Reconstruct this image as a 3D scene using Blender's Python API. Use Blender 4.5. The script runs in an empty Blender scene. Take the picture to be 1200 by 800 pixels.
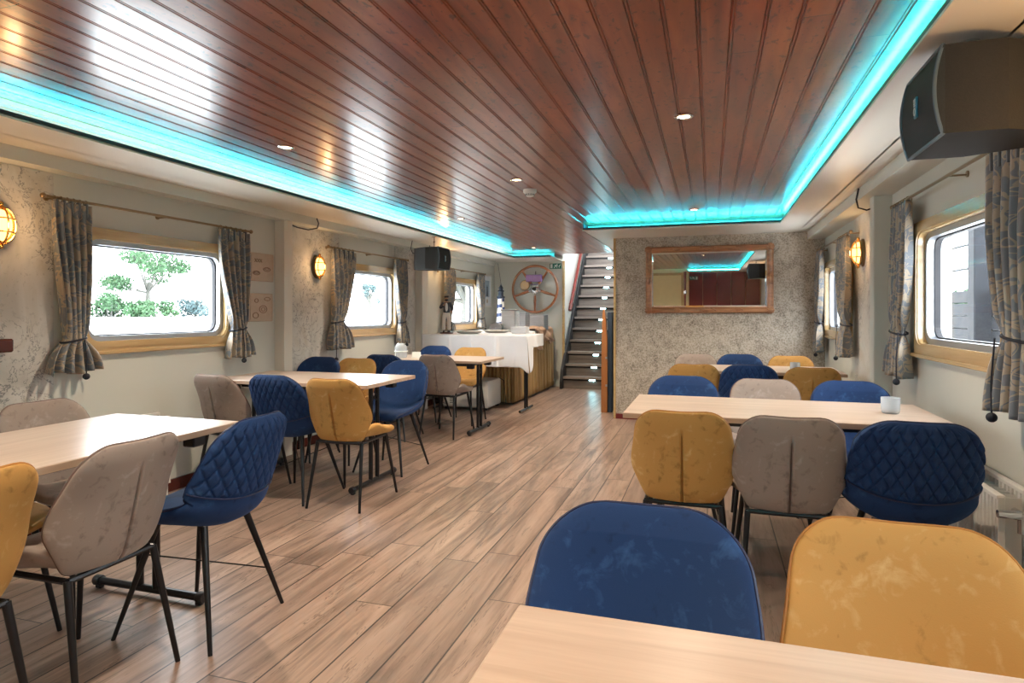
import bpy, math, random
from mathutils import Vector, Matrix
random.seed(7)
C = bpy.context.scene.collection
PI = math.pi
sin, cos = math.sin, math.cos

# ------------------------------------------------------------------ materials
def sock(n, k, v):
    if k in n.inputs: n.inputs[k].default_value = v

class NT:
    def __init__(s, name):
        s.m = bpy.data.materials.new(name); s.m.use_nodes = True
        s.t = s.m.node_tree; s.t.nodes.clear()
        s.out = s.t.nodes.new('ShaderNodeOutputMaterial')
    def n(s, typ, **kw):
        nd = s.t.nodes.new(typ)
        for k, v in kw.items():
            if k.startswith('i_'):
                sock(nd, k[2:].replace('_', ' '), v)
            else: setattr(nd, k, v)
        return nd
    def l(s, a, b): s.t.links.new(a, b)
    def coord(s, scale=(1, 1, 1), rot=(0, 0, 0), kind='Object'):
        tc = s.n('ShaderNodeTexCoord'); mp = s.n('ShaderNodeMapping')
        s.l(tc.outputs[kind], mp.inputs[0])
        mp.inputs['Scale'].default_value = scale; mp.inputs['Rotation'].default_value = rot
        return mp.outputs[0]
    def noise(s, vec, scale, detail=3, rough=.5, dist=0):
        nd = s.n('ShaderNodeTexNoise'); s.l(vec, nd.inputs['Vector'])
        sock(nd, 'Scale', scale); sock(nd, 'Detail', detail); sock(nd, 'Roughness', rough); sock(nd, 'Distortion', dist)
        return nd.outputs[0]
    def ramp(s, fac, stops, interp='LINEAR'):
        r = s.n('ShaderNodeValToRGB'); s.l(fac, r.inputs[0]); e = r.color_ramp.elements
        r.color_ramp.interpolation = interp
        while len(e) < len(stops): e.new(.5)
        for q, (p, c) in zip(e, stops):
            q.position = p; q.color = (*c, 1) if len(c) == 3 else c
        return r.outputs[0]
    def math(s, op, a, b=None, c=None, clamp=False):
        m = s.n('ShaderNodeMath', operation=op, use_clamp=clamp)
        for i, x in enumerate((a, b, c)):
            if x is None: continue
            if isinstance(x, (int, float)): m.inputs[i].default_value = x
            else: s.l(x, m.inputs[i])
        return m.outputs[0]
    def mix(s, fac, a, b, blend='MIX'):
        m = s.n('ShaderNodeMix', data_type='RGBA', blend_type=blend)
        for i, x in ((0, fac), (6, a), (7, b)):
            if isinstance(x, (int, float)): m.inputs[i].default_value = x
            elif isinstance(x, tuple): m.inputs[i].default_value = (*x, 1)
            else: s.l(x, m.inputs[i])
        return m.outputs[2]
    def bsdf(s, color, rough=.5, metal=0, spec=.5, coat=0, sheen=0, bump=None, bstr=.2, bdist=.005, **kw):
        b = s.n('ShaderNodeBsdfPrincipled')
        if isinstance(color, tuple): b.inputs['Base Color'].default_value = (*color, 1)
        else: s.l(color, b.inputs['Base Color'])
        if isinstance(rough, (int, float)): b.inputs['Roughness'].default_value = rough
        else: s.l(rough, b.inputs['Roughness'])
        sock(b, 'Metallic', metal); sock(b, 'Specular IOR Level', spec); sock(b, 'Coat Weight', coat); sock(b, 'Coat Roughness', .17)
        sock(b, 'Sheen Weight', sheen); sock(b, 'Sheen Roughness', .4)
        for k, v in kw.items(): sock(b, k.replace('_', ' '), v)
        if bump is not None:
            bp = s.n('ShaderNodeBump'); bp.inputs['Strength'].default_value = bstr; bp.inputs['Distance'].default_value = bdist
            s.l(bump, bp.inputs['Height']); s.l(bp.outputs[0], b.inputs['Normal'])
        s.l(b.outputs[0], s.out.inputs[0]); s.b = b
        return s.m

def plain(name, col, rough=.5, metal=0, spec=.5, var=.06, nscale=8, bstr=.0, **kw):
    t = NT(name); v = t.coord()
    f = t.noise(v, nscale, 3)
    c = t.mix(f, tuple(x * (1 - var) for x in col), tuple(min(1, x * (1 + var)) for x in col))
    return t.bsdf(c, rough, metal, spec, bump=(f if bstr else None), bstr=bstr, **kw)

def emis(name, col, s):
    t = NT(name); e = t.n('ShaderNodeEmission'); e.inputs[0].default_value = (*col, 1); e.inputs[1].default_value = s
    t.l(e.outputs[0], t.out.inputs[0]); return t.m

def velvet(name, col, hi):
    t = NT(name); v = t.coord()
    big = t.noise(v, 5, 3, .6, 1.2)
    sm = t.noise(v, 22, 4, .65, .6)
    f = t.math('ADD', t.math('MULTIPLY', big, .7), t.math('MULTIPLY', sm, .5))
    c = t.ramp(f, [(.44, tuple(x * .60 for x in col)), (.55, col), (.66, col), (.80, hi)])
    fib = t.noise(v, 420, 2)
    return t.bsdf(c, .78, 0, .25, sheen=.55, bump=fib, bstr=.12, bdist=.002, Sheen_Tint=(*hi, 1))

M = {}
M['velvet_yellow'] = velvet('velvet_yellow', (.47, .255, .075), (.60, .40, .18))
M['velvet_taupe'] = velvet('velvet_taupe', (.29, .235, .205), (.40, .345, .31))
M['velvet_blue'] = velvet('velvet_blue', (.012, .038, .12), (.030, .085, .22))
M['piping_yellow'] = plain('piping_yellow', (.34, .14, .02), .6)
M['piping_taupe'] = plain('piping_taupe', (.13, .085, .07), .6)
M['piping_blue'] = plain('piping_blue', (.006, .014, .06), .5)
M['black_metal'] = plain('black_metal', (.012, .012, .014), .32, .3, .5)
M['black_plastic'] = plain('black_plastic', (.015, .015, .018), .5)
M['wall_paint'] = plain('wall_paint', (.59, .60, .55), .55, 0, .4, .03, 2)
M['soffit_paint'] = plain('soffit_paint', (.66, .62, .55), .42, 0, .5, .03, 2)
M['white_paint'] = plain('white_paint', (.70, .69, .65), .4, 0, .5, .03, 3)
M['trunking'] = plain('trunking', (.03, .05, .06), .4)
M['alu'] = plain('alu', (.38, .40, .43), .35, .7)
M['gasket'] = plain('gasket', (.02, .02, .025), .6)
M['chrome'] = plain('chrome', (.75, .75, .76), .12, 1)
M['brass'] = plain('brass', (.62, .36, .12), .25, 1)
M['brass_dark'] = plain('brass_dark', (.30, .22, .13), .3, .85)
M['cloth_white'] = plain('cloth_white', (.74, .76, .80), .8, 0, .2, .04, 12, .3)
M['cloth_brown'] = plain('cloth_brown', (.36, .24, .17), .85, 0, .2, .1, 30, .3)
M['enamel_white'] = plain('enamel_white', (.72, .70, .66), .3)
M['grey_plastic'] = plain('grey_plastic', (.22, .225, .24), .5, 0, .4, .1, 20)
M['pale_plastic'] = plain('pale_plastic', (.72, .74, .78), .5)
M['nosing'] = plain('nosing_edge', (.30, .25, .22), .3)
M['grey_blue'] = plain('grey_blue', (.30, .38, .48), .5)
M['blue_paint'] = plain('blue_paint', (.02, .04, .13), .4)
M['plaque'] = plain('plaque', (.52, .41, .32), .7, 0, .3, .12, 25, .3)
M['plaque_dark'] = plain('plaque_dark', (.26, .16, .10), .7)
M['navy'] = plain('navy', (.02, .035, .06), .6)
M['burgundy'] = plain('burgundy', (.16, .022, .018), .3, 0, .5, .2, 3)
M['red_rail'] = plain('red_rail', (.16, .014, .009), .3, 0, .5, .15, 10)
M['cream'] = plain('cream', (.80, .66, .36), .5)
M['speaker_box'] = plain('speaker_box', (.022, .021, .020), .75, 0, .3, .3, 300, .2)
M['speaker_grille'] = plain('speaker_grille', (.012, .016, .018), .6, 0, .4, .5, 500, .4)
M['speaker_trim'] = plain('speaker_trim', (.10, .13, .16), .35)
M['led'] = emis('led_cyan', (.015, .66, .86), 190)
M['led_step'] = emis('led_step', (.45, .9, 1.0), 30)
M['lamp_white'] = emis('lamp_white', (1, .78, .5), 14)
M['lamp_amber'] = emis('lamp_amber', (1, .46, .12), 4.2)
M['skin'] = plain('skin_paint', (.45, .25, .17), .6)
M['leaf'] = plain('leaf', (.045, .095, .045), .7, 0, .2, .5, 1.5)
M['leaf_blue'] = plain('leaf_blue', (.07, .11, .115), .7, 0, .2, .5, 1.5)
M['bark'] = plain('bark', (.07, .07, .06), .8)
M['water'] = plain('water', (.72, .74, .74), .35, 0, .5, .05, .4)
M['dock'] = plain('dock_wood', (.010, .012, .016), .8, 0, .3, .5, 6, .4)
M['green_sign'] = plain('green_sign', (.0, .14, .09), .4)
M['sign_white'] = plain('sign_white', (.8, .85, .82), .4)
M['purple'] = plain('purple', (.18, .10, .36), .25, 0, .6, .3, 30)
M['cord_black'] = plain('cord_black', (.012, .014, .025), .7)
M['red_plinth'] = plain('red_plinth', (.15, .015, .015), .4)
M['dark_wood'] = plain('dark_wood', (.09, .018, .012), .25, 0, .6)

def glass_mat(name, fac=.07, tint=(1, 1, 1), rough=.02):
    t = NT(name); tr = t.n('ShaderNodeBsdfTransparent'); tr.inputs[0].default_value = (*tint, 1)
    g = t.n('ShaderNodeBsdfGlossy'); g.inputs['Roughness'].default_value = rough
    m = t.n('ShaderNodeMixShader'); m.inputs[0].default_value = fac
    t.l(tr.outputs[0], m.inputs[1]); t.l(g.outputs[0], m.inputs[2]); t.l(m.outputs[0], t.out.inputs[0]); return t.m
M['glass'] = glass_mat('window_glass')
def _frost():
    t = NT('frosted_glass'); tr = t.n('ShaderNodeBsdfTransparent'); tr.inputs[0].default_value = (.9, .93, .95, 1)
    d = t.n('ShaderNodeBsdfPrincipled'); d.inputs['Base Color'].default_value = (.75, .8, .84, 1); d.inputs['Roughness'].default_value = .25
    m = t.n('ShaderNodeMixShader'); m.inputs[0].default_value = .42
    t.l(tr.outputs[0], m.inputs[1]); t.l(d.outputs[0], m.inputs[2]); t.l(m.outputs[0], t.out.inputs[0]); return t.m
M['frosted'] = _frost()
def _mirror():
    t = NT('mirror_glass'); return t.bsdf((.86, .87, .87), .015, 1)
M['mirror'] = _mirror()

def wood_dir(name, dark, light, axis='Y', rough=.35, gscale=14, stretch=18, spec=.5, coat=0, bstr=.05, knots=False):
    """grain running along an object axis"""
    t = NT(name)
    sc = {'X': (1 / stretch * gscale, gscale, gscale), 'Y': (gscale, 1 / stretch * gscale, gscale), 'Z': (gscale, gscale, 1 / stretch * gscale)}[axis]
    v = t.coord(sc)
    a = t.noise(v, 1, 5, .6, .8); b = t.noise(v, 4.3, 3, .6)
    f = t.math('ADD', t.math('MULTIPLY', a, .75), t.math('MULTIPLY', b, .3))
    c = t.ramp(f, [(.35, dark), (.66, light)])
    return t.bsdf(c, rough, 0, spec, coat, bump=f, bstr=bstr, bdist=.003)
M['table_wood_x'] = wood_dir('table_oak', (.40, .30, .235), (.56, .45, .37), 'X', .30, 12, 16)
M['table_edge'] = wood_dir('table_edge', (.36, .25, .18), (.52, .38, .28), 'X', .4, 12, 16)
M['frame_wood'] = wood_dir('honey_frame', (.46, .30, .13), (.60, .42, .20), 'Y', .16, 14, 14, .6, .4, .25)
M['stair_tread'] = wood_dir('stair_tread', (.11, .09, .08), (.26, .22, .19), 'X', .3, 12, 12)
M['orange_wood'] = wood_dir('orange_wood', (.36, .13, .04), (.48, .20, .07), 'Z', .3, 12, 12)
M['mirror_frame'] = wood_dir('bronze_frame', (.20, .075, .03), (.50, .23, .10), 'X', .32, 14, 8, .7, .3, .4)
M['wheel_wood'] = wood_dir('wheel_wood', (.26, .09, .035), (.44, .17, .07), 'X', .25, 12, 4, .6, .3)
M['gold_cloth'] = None

def ceiling_mat():
    t = NT('ceiling_planks')
    tc = t.n('ShaderNodeTexCoord'); sp = t.n('ShaderNodeSeparateXYZ'); t.l(tc.outputs['Object'], sp.inputs[0])
    idx = t.math('FLOOR', t.math('DIVIDE', t.math('ADD', sp.outputs[0], 3.15), .104))
    wn = t.n('ShaderNodeTexWhiteNoise', noise_dimensions='1D'); t.l(idx, wn.inputs['W'])
    yy = t.math('ADD', sp.outputs[1], t.math('MULTIPLY', wn.outputs[0], 7.0))
    seg = t.math('FLOOR', t.math('DIVIDE', yy, 3.1))
    fr = t.math('FRACT', t.math('DIVIDE', yy, 3.1))
    joint = t.math('LESS_THAN', fr, .0012)
    wn2 = t.n('ShaderNodeTexWhiteNoise', noise_dimensions='2D')
    cb = t.n('ShaderNodeCombineXYZ'); t.l(idx, cb.inputs[0]); t.l(seg, cb.inputs[1]); t.l(cb.outputs[0], wn2.inputs['Vector'])
    cv = t.n('ShaderNodeCombineXYZ')
    t.l(t.math('MULTIPLY', sp.outputs[0], 13), cv.inputs[0]); t.l(t.math('MULTIPLY', yy, 1.6), cv.inputs[1]); t.l(t.math('MULTIPLY', wn2.outputs[0], 30), cv.inputs[2])
    g = t.noise(cv.outputs[0], 1, 4, .5, .9)
    cv2 = t.n('ShaderNodeCombineXYZ')
    t.l(t.math('MULTIPLY', sp.outputs[0], 16), cv2.inputs[0]); t.l(t.math('MULTIPLY', yy, 9), cv2.inputs[1]); t.l(wn2.outputs[0], cv2.inputs[2])
    k = t.noise(cv2.outputs[0], 2.2, 4, .7, .5)
    base = t.ramp(g, [(.3, (.12, .020, .006)), (.5, (.225, .042, .012)), (.70, (.34, .080, .024))])
    base = t.mix(t.math('MULTIPLY', wn2.outputs[0], .5), base, (.20, .040, .014))
    kn = t.ramp(k, [(.575, (0, 0, 0)), (.64, (1, 1, 1))])
    base = t.mix(t.math('MULTIPLY', kn, .75), base, (.05, .012, .008))
    base = t.mix(joint, base, (.02, .006, .004))
    bm = t.noise(cv.outputs[0], .6, 2, .5)
    return t.bsdf(base, .28, 0, .45, .45, bump=bm, bstr=.22, bdist=.004)
M['ceiling'] = ceiling_mat()

def floor_mat():
    t = NT('floor_laminate')
    tc = t.n('ShaderNodeTexCoord'); sp = t.n('ShaderNodeSeparateXYZ'); t.l(tc.outputs['Object'], sp.inputs[0])
    W, L = .178, 1.28
    xx = t.math('DIVIDE', t.math('ADD', sp.outputs[0], 8.03), W)
    idx = t.math('FLOOR', xx)
    wn = t.n('ShaderNodeTexWhiteNoise', noise_dimensions='1D'); t.l(idx, wn.inputs['W'])
    yl = t.math('DIVIDE', t.math('ADD', sp.outputs[1], t.math('MULTIPLY', wn.outputs[0], 9)), L)
    seg = t.math('FLOOR', yl)
    cb = t.n('ShaderNodeCombineXYZ'); t.l(idx, cb.inputs[0]); t.l(seg, cb.inputs[1])
    wn2 = t.n('ShaderNodeTexWhiteNoise', noise_dimensions='2D'); t.l(cb.outputs[0], wn2.inputs['Vector'])
    fx = t.math('ABSOLUTE', t.math('SUBTRACT', t.math('FRACT', xx), .5))
    fy = t.math('ABSOLUTE', t.math('SUBTRACT', t.math('FRACT', yl), .5))
    gx = t.math('GREATER_THAN', fx, .5 - .0034 / W); gy = t.math('GREATER_THAN', fy, .5 - .0022 / L)
    gap = t.math('MAXIMUM', gx, gy)
    cv = t.n('ShaderNodeCombineXYZ')
    t.l(t.math('MULTIPLY', sp.outputs[0], 11), cv.inputs[0]); t.l(t.math('MULTIPLY', sp.outputs[1], .95), cv.inputs[1]); t.l(t.math('MULTIPLY', wn2.outputs[0], 40), cv.inputs[2])
    a = t.noise(cv.outputs[0], 1, 5, .55, 1.1)
    b = t.noise(cv.outputs[0], 6, 4, .65, .3)
    f = t.math('ADD', t.math('MULTIPLY', a, .8), t.math('MULTIPLY', b, .22))
    c = t.ramp(f, [(.31, (.07, .045, .034)), (.43, (.19, .13, .098)), (.55, (.32, .22, .17)), (.70, (.43, .31, .245))])
    # dark crack streaks
    cr = t.ramp(t.noise(cv.outputs[0], 1.5, 4, .6, 1.5), [(.575, (0, 0, 0)), (.592, (1, 1, 1)), (.61, (0, 0, 0))])
    c = t.mix(t.math('MULTIPLY', cr, .75), c, (.07, .045, .03))
    c = t.mix(t.math('MULTIPLY', wn2.outputs[0], .40), c, (.22, .145, .11))
    c = t.mix(gap, c, (.03, .02, .015))
    h = t.math('SUBTRACT', f, t.math('MULTIPLY', gap, 1.5))
    return t.bsdf(c, .36, 0, .5, bump=h, bstr=.18, bdist=.003)
M['floor'] = floor_mat()

def map_paper():
    t = NT('map_wallpaper'); v = t.coord((1, 1, 1))
    n = t.noise(v, 4.6, 8, .66, .7)
    l1 = t.math('ABSOLUTE', t.math('SUBTRACT', t.math('FRACT', t.math('MULTIPLY', n, 8.0)), .5))
    line = t.math('LESS_THAN', l1, .06)
    patch = t.ramp(t.noise(v, 1.7, 2), [(.46, (0, 0, 0)), (.54, (1, 1, 1))])
    line = t.math('MULTIPLY', line, patch)
    c = t.ramp(t.noise(v, 2.3, 5, .6, 1), [(.35, (.44, .43, .40)), (.55, (.58, .57, .54)), (.7, (.50, .47, .41))])
    c = t.mix(t.math('MULTIPLY', line, .8), c, (.14, .15, .16))
    fl = t.noise(v, 38, 3, .7)
    c = t.mix(t.math('MULTIPLY', t.math('GREATER_THAN', fl, .62), .28), c, (.22, .22, .21))
    return t.bsdf(c, .6, 0, .3)
M['map_paper'] = map_paper()

def mottled():
    t = NT('mottled_wallpaper'); v = t.coord()
    a = t.noise(v, 9, 5, .7, .6); vo = t.n('ShaderNodeTexVoronoi'); t.l(v, vo.inputs['Vector']); sock(vo, 'Scale', 60)
    f = t.math('ADD', t.math('MULTIPLY', a, .75), t.math('MULTIPLY', vo.outputs[0], .45))
    c = t.ramp(f, [(.36, (.17, .14, .11)), (.54, (.36, .31, .25)), (.72, (.50, .44, .37))])
    return t.bsdf(c, .45, 0, .4, bump=f, bstr=.2, bdist=.003)
M['mottled'] = mottled()

def damask():
    t = NT('curtain_damask'); v = t.coord((1, 1, 1), (0, 0, 0), 'UV')
    mp = t.n('ShaderNodeVectorMath', operation='MULTIPLY'); t.l(v, mp.inputs[0]); mp.inputs[1].default_value = (1, 1, 1)
    w = t.noise(v, 4.2, 1, .5, 2.6)
    w2 = t.noise(v, 8, 1, .5, 2.0)
    r1 = t.math('ABSOLUTE', t.math('SUBTRACT', w, .53)); r2 = t.math('ABSOLUTE', t.math('SUBTRACT', w2, .5))
    m1 = t.ramp(r1, [(.030, (1, 1, 1)), (.040, (0, 0, 0))]); m2 = t.ramp(r2, [(.02, (1, 1, 1)), (.03, (0, 0, 0))])
    m3 = t.ramp(w, [(.60, (0, 0, 0)), (.615, (1, 1, 1))])
    m = t.math('MAXIMUM', t.math('MAXIMUM', m1, m2), m3)
    c = t.mix(m, (.15, .165, .185), (.33, .27, .20))
    rg = t.math('SUBTRACT', .52, t.math('MULTIPLY', m, .12))
    return t.bsdf(c, rg, .15, .5, sheen=.3, bump=m, bstr=.15, bdist=.001)
M['damask'] = damask()
def skirtmat():
    t = NT('gold_skirt_cloth'); v = t.coord((14, 14, 1.2))
    f = t.noise(v, 1, 3)
    return t.bsdf(t.ramp(f, [(.3, (.34, .20, .07)), (.7, (.52, .36, .16))]), .5, 0, .4, sheen=.4)
M['gold_cloth'] = skirtmat()

# ------------------------------------------------------------------ mesh builder
class MB:
    def __init__(s): s.v = []; s.f = []; s.uv = None
    def add(s, vs, fs):
        o = len(s.v); s.v += [tuple(v) for v in vs]; s.f += [tuple(i + o for i in f) for f in fs]; return s
    def box(s, x0, x1, y0, y1, z0, z1, b=0.0):
        if x0 > x1: x0, x1 = x1, x0
        if y0 > y1: y0, y1 = y1, y0
        if z0 > z1: z0, z1 = z1, z0
        if b <= 0:
            return s.add([(x0,y0,z0),(x1,y0,z0),(x1,y1,z0),(x0,y1,z0),(x0,y0,z1),(x1,y0,z1),(x1,y1,z1),(x0,y1,z1)],
                  [(0,3,2,1),(4,5,6,7),(0,1,5,4),(1,2,6,5),(2,3,7,6),(3,0,4,7)])
        b = min(b, (x1-x0)*.49, (y1-y0)*.49, (z1-z0)*.49)
        # chamfered box: 24 verts
        vs = []; 
        for sx, X in ((1, x0), (-1, x1)):
            for sy, Y in ((1, y0), (-1, y1)):
                for sz, Z in ((1, z0), (-1, z1)):
                    vs += [(X, Y + sy*b, Z + sz*b), (X + sx*b, Y, Z + sz*b), (X + sx*b, Y + sy*b, Z)]
        def I(a, bb, c, k): return (a*4 + bb*2 + c)*3 + k
        fs = []
        for a in (0, 1):
            q = [I(a,0,0,0), I(a,0,1,0), I(a,1,1,0), I(a,1,0,0)]; fs.append(tuple(q if a == 0 else q[::-1]))
            q = [I(0,a,0,1), I(1,a,0,1), I(1,a,1,1), I(0,a,1,1)]; fs.append(tuple(q if a == 0 else q[::-1]))
            q = [I(0,0,a,2), I(0,1,a,2), I(1,1,a,2), I(1,0,a,2)]; fs.append(tuple(q if a == 0 else q[::-1]))
        for a in (0, 1):
            for c in (0, 1):
                p = (a + c) % 2
                q = [I(a,c,0,0), I(a,c,0,1), I(a,c,1,1), I(a,c,1,0)]; fs.append(tuple(q if p == 0 else q[::-1]))
                q = [I(a,0,c,0), I(a,1,c,0), I(a,1,c,2), I(a,0,c,2)]; fs.append(tuple(q if p else q[::-1]))
                q = [I(0,a,c,1), I(0,a,c,2), I(1,a,c,2), I(1,a,c,1)]; fs.append(tuple(q if p else q[::-1]))
        for a in (0, 1):
            for bb in (0, 1):
                for c in (0, 1):
                    q = [I(a,bb,c,0), I(a,bb,c,1), I(a,bb,c,2)]
                    fs.append(tuple(q if (a+bb+c) % 2 == 0 else q[::-1]))
        return s.add(vs, fs)
    def tube(s, pts, r, n=8, closed=False, caps=True):
        pts = [Vector(p) for p in pts]; m = len(pts)
        rs = r if isinstance(r, (list, tuple)) else [r]*m
        T = []
        for i in range(m):
            a = pts[(i-1) % m] if (closed or i > 0) else pts[i]; b = pts[(i+1) % m] if (closed or i < m-1) else pts[i]
            d = (b-a); T.append(d.normalized() if d.length > 1e-9 else Vector((0,0,1)))
        up = Vector((0,0,1)) if abs(T[0].z) < .9 else Vector((1,0,0))
        N = (up - T[0]*up.dot(T[0])).normalized(); vs = []
        for i in range(m):
            N = (N - T[i]*N.dot(T[i])); N = N.normalized() if N.length > 1e-6 else Vector((1,0,0))
            B = T[i].cross(N)
            for k in range(n):
                a = 2*PI*k/n; vs.append(pts[i] + (N*cos(a) + B*sin(a))*rs[i])
        fs = []
        for i in range(m if closed else m-1):
            j = (i+1) % m
            for k in range(n): fs.append((i*n+k, i*n+(k+1) % n, j*n+(k+1) % n, j*n+k))
        if caps and not closed:
            fs.append(tuple(range(n-1, -1, -1))); fs.append(tuple((m-1)*n + k for k in range(n)))
        return s.add(vs, fs)
    def lathe(s, prof, n=24, c=(0,0,0), axis='Z', cap=True):
        vs = []
        for (r, h) in prof:
            for k in range(n):
                a = 2*PI*k/n; x, y, z = r*cos(a), r*sin(a), h
                if axis == 'Y': x, y, z = x, z, -y
                elif axis == 'X': x, y, z = z, x, y
                vs.append((x+c[0], y+c[1], z+c[2]))
        fs = []
        for i in range(len(prof)-1):
            for k in range(n): fs.append((i*n+k, i*n+(k+1) % n, (i+1)*n+(k+1) % n, (i+1)*n+k))
        if cap:
            fs.append(tuple(range(n-1, -1, -1))); fs.append(tuple((len(prof)-1)*n + k for k in range(n)))
        return s.add(vs, fs)
    def ball(s, c, r, n=14, m=10):
        rr = r if isinstance(r, (tuple, list)) else (r, r, r); vs = []
        for i in range(m+1):
            t = PI*i/m
            for k in range(n):
                a = 2*PI*k/n; vs.append((c[0]+rr[0]*sin(t)*cos(a), c[1]+rr[1]*sin(t)*sin(a), c[2]-rr[2]*cos(t)))
        fs = [(i*n+k, i*n+(k+1) % n, (i+1)*n+(k+1) % n, (i+1)*n+k) for i in range(m) for k in range(n)]
        return s.add(vs, fs)
    def grid(s, fn, nu, nv):
        vs = [fn(i/nu, j/nv) for j in range(nv+1) for i in range(nu+1)]
        fs = [(j*(nu+1)+i, j*(nu+1)+i+1, (j+1)*(nu+1)+i+1, (j+1)*(nu+1)+i) for j in range(nv) for i in range(nu)]
        return s.add(vs, fs)
    def prism(s, poly, lo, hi, axis='Z'):
        """extrude a 2-D polygon along an axis. Z:(x,y) X:(y,z) Y:(x,z)"""
        n = len(poly); vs = []
        for h in (lo, hi):
            for a, b in poly: vs.append({'Z': (a, b, h), 'X': (h, a, b), 'Y': (a, h, b)}[axis])
        fs = [tuple(range(n)), tuple(range(2*n-1, n-1, -1))] + [(i, (i+1) % n, n+(i+1) % n, n+i) for i in range(n)]
        return s.add(vs, fs)
    def ring(s, outer, inner, lo, hi, axis='X'):
        """frame between two loops (same count), extruded"""
        n = len(outer); vs = []
        for h in (lo, hi):
            for lp in (outer, inner):
                for a, b in lp: vs.append({'Z': (a, b, h), 'X': (h, a, b), 'Y': (a, h, b)}[axis])
        fs = []
        for i in range(n):
            j = (i+1) % n
            fs += [(i, j, n+j, n+i), (2*n+i, 3*n+i, 3*n+j, 2*n+j), (i, 2*n+i, 2*n+j, j), (n+i, n+j, 3*n+j, 3*n+i)]
        return s.add(vs, fs)

def fix_normals(me):
    import bmesh
    bm = bmesh.new(); bm.from_mesh(me); bmesh.ops.recalc_face_normals(bm, faces=bm.faces); bm.to_mesh(me); bm.free()

def obj(name, mb, mat, parent=None, smooth=False, ang=40, loc=None, rot=None):
    me = bpy.data.meshes.new(name); me.from_pydata(mb.v, [], mb.f); me.validate()
    fix_normals(me)
    mats = mat if isinstance(mat, (list, tuple)) else [mat]
    for m in mats: me.materials.append(M[m] if isinstance(m, str) else m)
    if smooth:
        for p in me.polygons: p.use_smooth = True
        if ang is not None:
            try: me.set_sharp_from_angle(angle=math.radians(ang))
            except Exception: pass
    o = bpy.data.objects.new(name, me); C.objects.link(o)
    if parent: o.parent = parent
    if loc: o.location = loc
    if rot: o.rotation_euler = rot
    return o
def tag(o, label, cat, group=None):
    o['label'] = label; o['category'] = cat
    if group: o['group'] = group
    return o
def thing(name, label, cat, loc=(0,0,0), rz=0, group=None):
    o = bpy.data.objects.new(name, None); C.objects.link(o); o.empty_display_size = .1
    o.location = loc; o.rotation_euler = (0,0,rz); return tag(o, label, cat, group)
def struct(name, mb, mat, parent=None, **k):
    o = obj(name, mb, mat, parent, **k)
    if parent is None: o['kind'] = 'structure'
    return o
def kids(o): return [c for c in bpy.data.objects if c.parent == o]
def copy_tree(o, parent=None):
    c = o.copy(); C.objects.link(c); c.parent = parent
    for ch in kids(o): copy_tree(ch, c)
    return c
def dup(proto, loc, rz, label, group=None):
    c = copy_tree(proto); c.location = loc; c.rotation_euler = (0,0,rz); c['label'] = label
    if group: c['group'] = group
    return c

def lerp(a, b, t): return a + (b-a)*t
def sm(t): t = max(0, min(1, t)); return t*t*(3-2*t)
def interp(tab, x):
    return sum(interp1(tab, x+d) for d in (-.020, -.012, -.004, .004, .012, .020))/6
def interp1(tab, x):
    if x <= tab[0][0]: return tab[0][1]
    for (a, u), (b, w) in zip(tab, tab[1:]):
        if x <= b: return lerp(u, w, (x-a)/(b-a))
    return tab[-1][1]
def rrect(a0, a1, b0, b1, r, n=6):
    pts = []
    for (cx, cy, s0) in ((a1-r, b1-r, 0), (a0+r, b1-r, 1), (a0+r, b0+r, 2), (a1-r, b0+r, 3)):
        for k in range(n+1):
            a = (s0 + k/n)*PI/2; pts.append((cx + r*cos(a), cy + r*sin(a)))
    return pts
def catmull(P, t):
    n = len(P)-1; x = t*n; i = min(int(x), n-1); f = x-i
    p0 = P[max(i-1, 0)]; p1 = P[i]; p2 = P[i+1]; p3 = P[min(i+2, n)]
    return tuple(.5*((2*b) + (-a+c)*f + (2*a-5*b+4*c-d)*f*f + (-a+3*b-3*c+d)*f**3) for a, b, c, d in zip(p0, p1, p2, p3))

# ------------------------------------------------------------------ room dimensions
XL, XR = -3.55, 1.15
YB, YF = -1.6, 10.2          # rear wall, wheel wall
YP = 7.31                    # papered partition
ZS, ZC = 2.088, 2.165        # soffit underside, plank ceiling
SL, SR = -2.955, .64         # soffit inner edges
YW = 6.50                    # soffit edge before the partition
XP = -1.055                  # partition left edge
XS0, XS1 = -2.345, -1.28     # stairwell

fl = MB().box(-4.0, 1.6, YB-.2, 13.2, -.06, 0)
struct('floor', fl, 'floor')
# plank ceiling with beads and grooves
def ceil_mb():
    p = .104; xs = []; x = -3.15
    prof = []
    while x < .95:
        prof += [(x, 0), (x+.087, 0), (x+.090, .005), (x+.0925, .001), (x+.0965, .001), (x+.099, .005), (x+.1005, .005)]
        x += p
    mb = MB(); n = len(prof); vs = []
    for y in (YB, 9.78):
        for a, z in prof: vs.append((a, y, ZC+z))
    mb.add(vs, [(i, n+i, n+i+1, i+1) for i in range(n-1)])
    mb.box(-3.2, 1.0, YB, 9.78, ZC+.012, ZC+.04)
    return mb
struct('ceiling', ceil_mb(), 'ceiling')

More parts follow.
